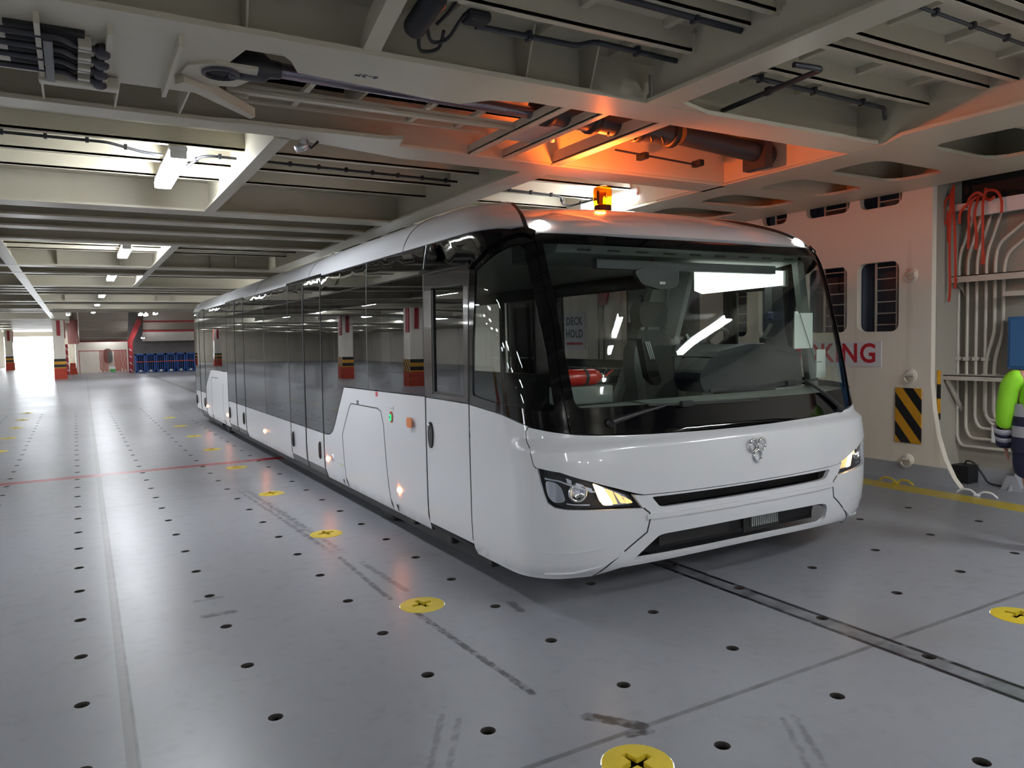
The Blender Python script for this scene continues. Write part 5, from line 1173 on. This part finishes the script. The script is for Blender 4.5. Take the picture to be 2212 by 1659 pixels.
MB().lathe([(0.10, 0.06), (0.105, 0.0), (0.085, -0.005), (0.08, 0.08), (0.0, 0.08)], (0.80, 4.64, 3.285), (0, 0, 1), 20).build('bore', 'cylinder', t); MB().lathe([(0.0, 0.012), (0.083, 0.012), (0.083, 0.03), (0.0, 0.03)], (0.80, 4.64, 3.285), (0, 0, 1), 20).build('bore_shade', 'dark', t)  # dark disc paints the shade inside the bore
MB().prism([(0.62, 4.78), (0.80, 4.92), (1.12, 5.30), (1.10, 5.36), (0.75, 5.0), (0.58, 4.84)], lambda u, v, w: (u, v, w), 3.26, 3.32).build('arm', 'cream', t)
# lashing-rod rack, top left
for i, y in enumerate((4.45, 4.62, 4.79, 4.97)):
    t = thing('lashing_rod', 'dark steel lashing rod clipped under the deck at the top left, %s of four' % ('first', 'second', 'third', 'last')[i], 'rod', (0.0, y, 3.27), 'four lashing rods under the deck')
    MB().tube(filletpath([(-1.6, y - 0.06, 3.27), (0.02, y - 0.06, 3.27), (0.08, y + 0.02, 3.27), (0.21, y + 0.04, 3.27)], 0.03), 0.017, 8).build('shank', 'cylinder', t)
    MB().lathe([(0.0, -0.03), (0.035, -0.028), (0.038, 0.02), (0.0, 0.03)], (0.20, y + 0.045, 3.27), (0, 0.3, 1), 12).build('eye', 'cylinder', t)
    MB().box(0.09, 0.15, y - 0.02, y + 0.06, 3.255, 3.312).build('clip', 'cream', t)
t = thing('rod_rack', 'dark rack bar holding the four lashing rods at the top left', 'rack', (-0.02, 4.7, 3.27))
m = MB().box(-0.06, -0.02, 4.34, 4.98, 3.225, 3.25); m.build('cross_bar', 'cylinder', t)
MB().box(-0.22, 0.12, 4.36, 4.96, 3.295, 3.312).build('back_plate', 'dark', t)
MB().bbox(-0.10, 0.30, 5.02, 5.10, 3.24, 3.312, 0.01).build('front_stop', 'cream', t)
# stencilled number
text_mesh('stencil', '6-3P', 0.062, 'signdark', None, Matrix(((-1, 0, 0, 1.575), (0, 1, 0, 4.375), (0, 0, -1, ZB - 0.017), (0, 0, 0, 1))), 0.0008, 0.001, 1.15)
o = bpy.data.objects['stencil']; tag(o, 'small dark stencilled marking 6-3P on the underside of the front girder', 'marking')
# work-lamp / actuator behind the first girder
t = thing('hydraulic_motor', 'black hydraulic motor with hoses hung above the first girder', 'motor', (1.75, 3.8, 3.45))
MB().lathe([(0.0, -0.16), (0.055, -0.16), (0.062, -0.14), (0.062, 0.13), (0.05, 0.16), (0.0, 0.16)], (1.68, 3.74, 3.47), (0.05, -0.96, 0.25), 18).build('body', 'cable', t)
MB().bbox(1.64, 1.72, 3.78, 3.98, 3.52, 3.66, 0.01).build('mount', 'cream', t)
MB().box(1.733, 1.741, 3.62, 3.84, 3.455, 3.466).build('orange_strip', paint('orange_strip', (0.8, 0.18, 0.06), 0.4), t)
for k, P in enumerate(([(1.74, 3.86, 3.44), (1.80, 3.93, 3.40), (1.88, 3.9, 3.42), (1.90, 3.76, 3.48), (1.95, 3.72, 3.52)], [(1.70, 3.88, 3.42), (1.76, 4.0, 3.37), (1.86, 3.98, 3.39), (1.84, 3.86, 3.44)], [(1.86, 3.6, 3.60), (1.82, 3.72, 3.5), (1.78, 3.82, 3.45)])):
    MB().tube(smoothpath(P, 6), 0.010, 6).build('hose', 'cable', t)
MB().bbox(1.92, 2.06, 3.70, 3.82, 3.47, 3.53, 0.02).build('valve_block', 'cable', t)
tag(MB().prism(roundcorners([(3.3, 3.66), (3.95, 3.50), (4.12, 3.36), (4.10, 3.32), (3.86, 3.40), (3.25, 3.58)], 0.06, 3), lambda u, v, w: (w, u, v), 1.44, 1.54).build('pad_bracket', 'cream'), 'rounded cream bracket arm beside the black hydraulic motor', 'bracket')
# conduits and cables
def conduit(label, pts, r=0.018, mat='conduit', fil=0.05, group='dark conduits under the deckhead', name='conduit', clips=None):
    t = thing(name, label, 'cable run' if name != 'conduit' else 'conduit', pts[0], group)
    MB().tube(filletpath(pts, fil), r, 8).build('run', mat, t)
    P = [Vector(p) for p in pts]; cpos = []
    for a, b in zip(P, P[1:]):
        n = int((b - a).length / (clips or 0.5))
        for i in range(n): cpos.append(a + (b - a) * (i + 0.5) / n)
    for c in cpos: MB().bbox(c.x - 0.014, c.x + 0.014, c.y - r - 0.008, c.y + r + 0.008, c.z - r - 0.006, c.z + r + 0.012, 0.004).build('clip', mat, t)
zc_ = 3.52
conduit('dark conduit with a small step, running right from the hydraulic motor', [(2.06, 3.90, zc_), (2.75, 3.88, zc_), (2.80, 3.78, zc_), (3.47, 3.80, zc_)])
conduit('dark conduit nearest the camera, crossing to the longitudinal girder', [(2.0, 3.22, zc_), (3.47, 3.25, zc_)], 0.022)
conduit('dark conduit right of the longitudinal girder, bending down at its end', [(3.95, 3.79, zc_), (5.70, 3.84, zc_), (5.98, 4.02, zc_)])
conduit('dark conduit crossing diagonally in front of the girder joint', [(4.06, 3.36, zc_ - 0.07), (4.30, 3.33, zc_ - 0.07), (4.38, 4.29, zc_ - 0.07)], 0.02)
conduit('thin dark cable run at the top right corner', [(3.7, 2.56, zc_), (6.4, 2.62, zc_)], 0.011, clips=0.35)
conduit('thin dark cable run leading to the nearest lit lamp', [(-3.0, 7.46, 3.51), (0.33, 7.46, 3.51), (0.62, 7.62, 3.49), (0.78, 7.66, 3.49)], 0.013, 'cable', group='thin cables in the lamp bays', name='lamp_cable', clips=0.3)
conduit('thin dark cable curving away right of the nearest lit lamp', [(0.98, 8.2, 3.48), (1.06, 8.0, 3.5), (1.12, 7.60, 3.51), (1.42, 7.62, 3.51)], 0.013, 'cable', 0.15, 'thin cables in the lamp bays', 'lamp_cable', 0.3)
conduit('thin dark cable run between the two longitudinal girders', [(1.50, 7.62, 3.51), (3.80, 7.73, 3.51)], 0.013, 'cable', group='thin cables in the lamp bays', name='lamp_cable', clips=0.28)
conduit('thin dark cable leading to the lamp behind the beacon', [(4.1, 7.85, 3.51), (5.35, 7.96, 3.505), (5.6, 8.3, 3.48), (5.75, 8.35, 3.47), (5.85, 8.0, 3.50), (5.94, 7.9, 3.51)], 0.013, 'cable', 0.1, 'thin cables in the lamp bays', 'lamp_cable', 0.3)
tag(MB().tube([(4.21, 6.3, 3.42), (4.21, 8.7, 3.42)], 0.018, 8).build('ceiling_rod', 'conduit'), 'dark straight rod under the cream deckhead above the coach roof edge', 'rod')
for i, (x, y, z, lb) in enumerate(((3.62, 4.22, 3.44, 'small cream bolt-down cup in the corner of the longitudinal girder'), (3.68, 5.60, 3.50, 'small white sensor in the ramp well'), (7.1, 4.75, 3.50, 'small cream fitting in the first lightening hole at right'))):
    t = thing('deckhead_fitting', lb, 'fitting', (x, y, z)); MB().lathe([(0.035, 0), (0.035, 0.03), (0.02, 0.05), (0.02, 0.17)], (x, y, z - 0.03), (0, 0, 1), 12).build('cup', 'pipe', t); MB().lathe([(0.0, -0.03), (0.02, -0.03), (0.022, 0.0)], (x, y, z - 0.03), (0, 0, 1), 12).build('button', 'white', t)
t = thing('camera_unit', 'small grey camera hanging under the second girder near its left part', 'camera', (1.55, 6.25, 3.30))
MB().lathe([(0.0, -0.06), (0.03, -0.06), (0.035, 0.05), (0.0, 0.06)], (1.60, 5.93, 3.26), (0.7, 0.2, 0.4), 14).build('housing', 'steel', t); MB().box(1.58, 1.62, 5.90, 5.94, 3.26, 3.317).build('mount', 'steel', t); MB().tube([(1.62, 5.93, 3.30), (1.66, 5.91, 3.25), (1.72, 5.93, 3.31)], 0.010, 6).build('lead', 'cable', t)

# ================================================================ HELD BY THE COACH
t = thing('fire_extinguisher', 'red fire extinguisher lying on the dash shelf behind the windscreen', 'fire extinguisher', (3.15, 4.50, 1.44))
MB().lathe([(0.0, 0.0), (0.05, 0.004), (0.062, 0.02), (0.062, 0.30), (0.05, 0.345), (0.022, 0.365), (0.02, 0.385), (0.0, 0.385)], (2.97, 4.50, 1.455), (1, 0.02, 0), 20).build('cylinder', 'red_ext', t)
MB().lathe([(0.0635, -0.014), (0.0645, 0.0), (0.0635, 0.014), (0.06, 0.0)], (3.19, 4.504, 1.455), (1, 0.02, 0), 20).build('strap', 'black', t)
MB().lathe([(0.016, 0.0), (0.022, 0.01), (0.022, 0.03), (0.0, 0.04)], (3.345, 4.507, 1.455), (1, 0.02, 0), 12).build('valve', 'chrome', t)
m = MB().bar((3.36, 4.50, 1.44), (3.45, 4.49, 1.50), 0.018, 0.010); m.build('lever', 'red_ext', t); MB().bar((3.36, 4.50, 1.46), (3.40, 4.49, 1.515), 0.016, 0.008).build('carry_handle', 'black', t)
MB().bbox(2.95, 3.40, 4.42, 4.60, 1.262, 1.394, 0.015).build('cradle', 'trim_grey', t)
t = thing('hanging_form', 'white paper form hanging beside the right windscreen pillar', 'paper', (5.09, 4.12, 1.75))
MB().box(4.985, 5.20, 4.118, 4.122, 1.615, 1.90).build('sheet', 'paper', t); MB().box(4.985, 5.02, 4.112, 4.124, 1.895, 1.912).build('clip', 'white', t)
MB().tube([(5.03, 4.11, 1.91), (5.22, 4.11, 1.50), (5.30, 4.11, 1.50)], 0.003, 4).build('cord', 'cable', t)
t = thing('second_form', 'smaller white paper hanging low behind the right windscreen edge', 'paper', (5.33, 4.15, 1.5))
MB().box(5.29, 5.40, 4.148, 4.152, 1.37, 1.60).build('sheet', 'paper', t); MB().box(5.30, 5.395, 4.144, 4.148, 1.38, 1.42).build('fold', 'paper', t)

# ================================================================ FAR END OF THE HOLD
def column(x, y, label, hang=True, mat2='hazard'):
    t = thing('pillar', label, 'pillar', (x, y, 0), 'cream pillars of the hold')
    MB().box(x - 0.28, x + 0.28, y - 0.35, y + 0.35, 0, ZB - 0.015).build('shaft', 'cream_wall', t)
    MB().box(x - 0.30, x + 0.30, y - 0.37, y + 0.37, 0.0, 1.15).build('striped_foot', mat2, t)
    MB().box(x - 0.30, x + 0.30, y - 0.40, y - 0.37, 0.0, 0.62).box(x + 0.30, x + 0.33, y - 0.3, y + 0.3, 0.0, 0.62).build('red_bundle', 'strap', t)
    MB().box(x - 0.08, x + 0.10, y - 0.40, y - 0.351, 2.45, 3.3).box(x + 0.281, x + 0.33, y - 0.3, y + 0.05, 2.3, 3.3).build('red_drape', 'red', t)
    return t
column(-0.75, 49.9, 'cream pillar with striped foot and red straps beside the bright stern opening')
column(-4.75, 76.2, 'cream pillar on the left of the bright stern opening, at the left photo edge')
column(-5.9, 70.0, 'cream pillar nearest the left photo edge in the far background')
for i, (x, y) in enumerate(((-7.2, 6.5), (-7.2, 13.2), (-7.2, 20.0), (-7.2, 29.0), (-7.2, 38.0), (-15.5, 10.0), (-15.5, 24.0))):
    column(x, y, 'cream pillar left of the photo, mirrored in the coach windows, number %d from the camera' % (i + 1))
for i, (y, z) in enumerate(((10.5, 12.5), (26.0, 30.0))):
    tag(MB().box(-23.9, -23.8, y, z + 6, 0.1, 2.9).build('white_door', 'white'), 'white roller door on the far left wall, %s, mirrored in the coach windows' % ('nearer' if i == 0 else 'farther'), 'door')
t = thing('round_trunk', 'round pink-red ventilation trunk behind the cream pillar', 'trunk', (-0.05, 57.6, 0))
MB().lathe([(0.33, 2.0), (0.33, 3.6)], (-0.05, 57.6, 0), (0, 0, 1), 24).build('lower_drum', paint('pink_red', (0.55, 0.22, 0.2), 0.3), t)
MB().lathe([(0.15, 3.6), (0.15, 4.75)], (0.1, 57.6, 0), (0, 0, 1), 18).build('upper_pipe', 'pipe', t)
tag(MB().box(-0.52, -0.38, 56.9, 57.1, 0, 2.0).build('striped_post', 'rwstripe'), 'red and white striped post under the round trunk', 'post')
t = thing('far_ramp', 'brown sloping ramp panel above the red straps at the far end', 'ramp', (1.8, 58.5, 2.1))
MB().prism([(58.0, 2.15), (58.1, 2.15), (55.0, 4.4), (54.9, 4.4)], lambda u, v, w: (w, u, v), 0.3, 3.15).build('panel', 'far_brown', t)
m = MB()
for k in range(4): s = k / 4 + 0.1; m.box(0.3, 3.15, 58.0 - 3.1 * s - 0.04, 58.0 - 3.1 * s, 2.12 + 2.25 * s, 2.19 + 2.25 * s)
m.build('rib', 'far_brown', t); MB().box(0.25, 3.2, 57.9, 58.05, 2.10, 2.17).build('red_edge', 'red', t)
t = thing('red_frame', 'dark red slanted door frame between the ramp and the blue crates', 'frame', (3.3, 57, 0))
MB().prism([(3.10, 0), (3.36, 0), (3.40, 2.1), (4.05, 3.45), (3.75, 3.65), (3.10, 2.15)], lambda u, v, w: (u, w, v), 56.9, 57.15).build('jamb', 'red', t)
MB().box(3.16, 3.30, 56.85, 56.9, 0.02, 1.9).build('striped_face', 'rwstripe', t)
t = thing('upper_ramp', 'cream folded ramp with red edges over the blue crates', 'ramp', (5.7, 58, 2.7))
MB().prism([(58.4, 2.1), (58.5, 2.1), (57.6, 2.75), (57.5, 2.75)], lambda u, v, w: (w, u, v), 4.08, 8.2).build('lower_flap', 'cream_wall', t)
MB().prism([(57.6, 2.8), (57.7, 2.8), (55.6, 4.3), (55.5, 4.3)], lambda u, v, w: (w, u, v), 4.08, 8.2).build('upper_flap', 'far_brown', t)
for x in (4.6, 7.4): MB().tube([(x, 55.55, 4.28), (x, 55.55, 4.76)], 0.04, 8).build('hanger', 'pipe', t)
for z, y in ((2.78, 57.5), (3.42, 56.7), (4.25, 55.5)): MB().box(4.08, 8.2, y - 0.05, y + 0.05, z - 0.06, z + 0.06).build('red_edge', 'red', t)
m = MB()
for i in range(6): m.prism([(58.35, 2.12), (58.3, 2.35), (57.7, 2.75), (57.55, 2.7)], lambda u, v, w: (w, u, v), 4.3 + i * 0.6, 4.36 + i * 0.6)
m.build('knee', 'cream_wall', t)
for i in range(6):
    x0 = 3.45 + i * 0.62 if i else 3.45; w_ = 0.56
    x0 = 3.45 + i * 0.62
    t = thing('blue_crate', 'blue slatted steel crate, %s from the red frame in the far row' % ('first', 'second', 'third', 'fourth', 'fifth', 'sixth')[i], 'crate', (x0, 56, 0), 'blue crates at the far end')
    for a in (x0, x0 + w_ - 0.07): MB().box(a, a + 0.07, 55.9, 56.6, 0.0, 1.25).build('post', 'blue_crate', t)
    for z in (0.05, 1.16): MB().box(x0, x0 + w_, 55.9, 56.6, z, z + 0.09).build('frame_rail', 'blue_crate', t)
    MB().box(x0 + 0.05, x0 + w_ - 0.05, 56.3, 56.55, 0.1, 1.2).build('back', 'dark', t)
    m = MB()
    for k in range(3): m.box(x0 + 0.12 + k * 0.12, x0 + 0.16 + k * 0.12, 55.93, 55.97, 0.1, 1.2)
    m.build('slat', 'blue_crate', t)
    MB().bbox(x0 + 0.2, x0 + 0.36, 55.84, 55.9, 0.06, 0.18, 0.02).build('fork_pocket', 'white', t)
tag(MB().box(3.5, 7.1, 55.86, 55.905, 0.70, 0.74).build('orange_bar', paint('orange_bar', (0.8, 0.10, 0.04), 0.5)), 'thin orange bar along the front of the blue crates', 'bar')
ns = 0
for x0, x1, n in ((1.46, 1.90, 6), (2.35, 3.05, 11)):
    for i in range(n):
        x = x0 + (x1 - x0) * i / (n - 1); ns += 1; b = 0.08 + 0.35 * random.random() if i % 3 == 0 else 0.06
        m = MB()
        for k in range(5): m.bar((x + (k % 2) * 0.02, 58.9, 1.50 - k * (1.5 - b) / 5), (x + ((k + 1) % 2) * 0.02, 58.9, 1.50 - (k + 1) * (1.5 - b) / 5), 0.045, 0.03, (0, 1, 0))
        tag(m.build('hanging_strap', 'strap'), 'orange red lashing strap hanging in the far store under the brown ramp', 'strap', 'orange straps hanging in the far store')
t = thing('strap_rack', 'orange rack on legs from which the far straps hang', 'rack', (1.6, 58.95, 0)); MB().box(0.2, 3.1, 58.90, 58.96, 1.49, 1.54).build('bar', 'strap', t)
for x in (0.22, 3.06): MB().box(x, x + 0.04, 58.91, 58.95, 0, 1.5).build('leg', 'strap', t)
t = thing('strap_pile', 'pile of folded red straps at the foot of the round trunk', 'pile', (-0.15, 57, 0)); 
for k in range(5): MB().bbox(-0.36 + 0.01 * k, 0.10 - 0.02 * k, 56.8, 57.2, 0.02 + k * 0.15, 0.16 + k * 0.15, 0.03).build('fold', 'strap', t)
t = thing('tub', 'small white tub with a green label among the far straps', 'tub', (2.2, 58.6, 0)); MB().lathe([(0.0, 0), (0.16, 0), (0.18, 0.40), (0.0, 0.40)], (2.2, 58.6, 0), (0, 0, 1), 16).build('pail', 'white', t); MB().lathe([(0.171, 0.08), (0.176, 0.24)], (2.2, 58.6, 0), (0, 0, 1), 16).build('label', 'green_tub', t)
t = thing('oval_door', 'cream wall with a dark oval manhole behind the far straps', 'manhole', (2.0, 59.98, 1.0)); MB().prism(rrect(1.72, 2.25, 0.62, 1.65, 0.25), lambda u, v, w: (u, w, v), 59.95, 60.0).build('cover', 'trim_grey', t)
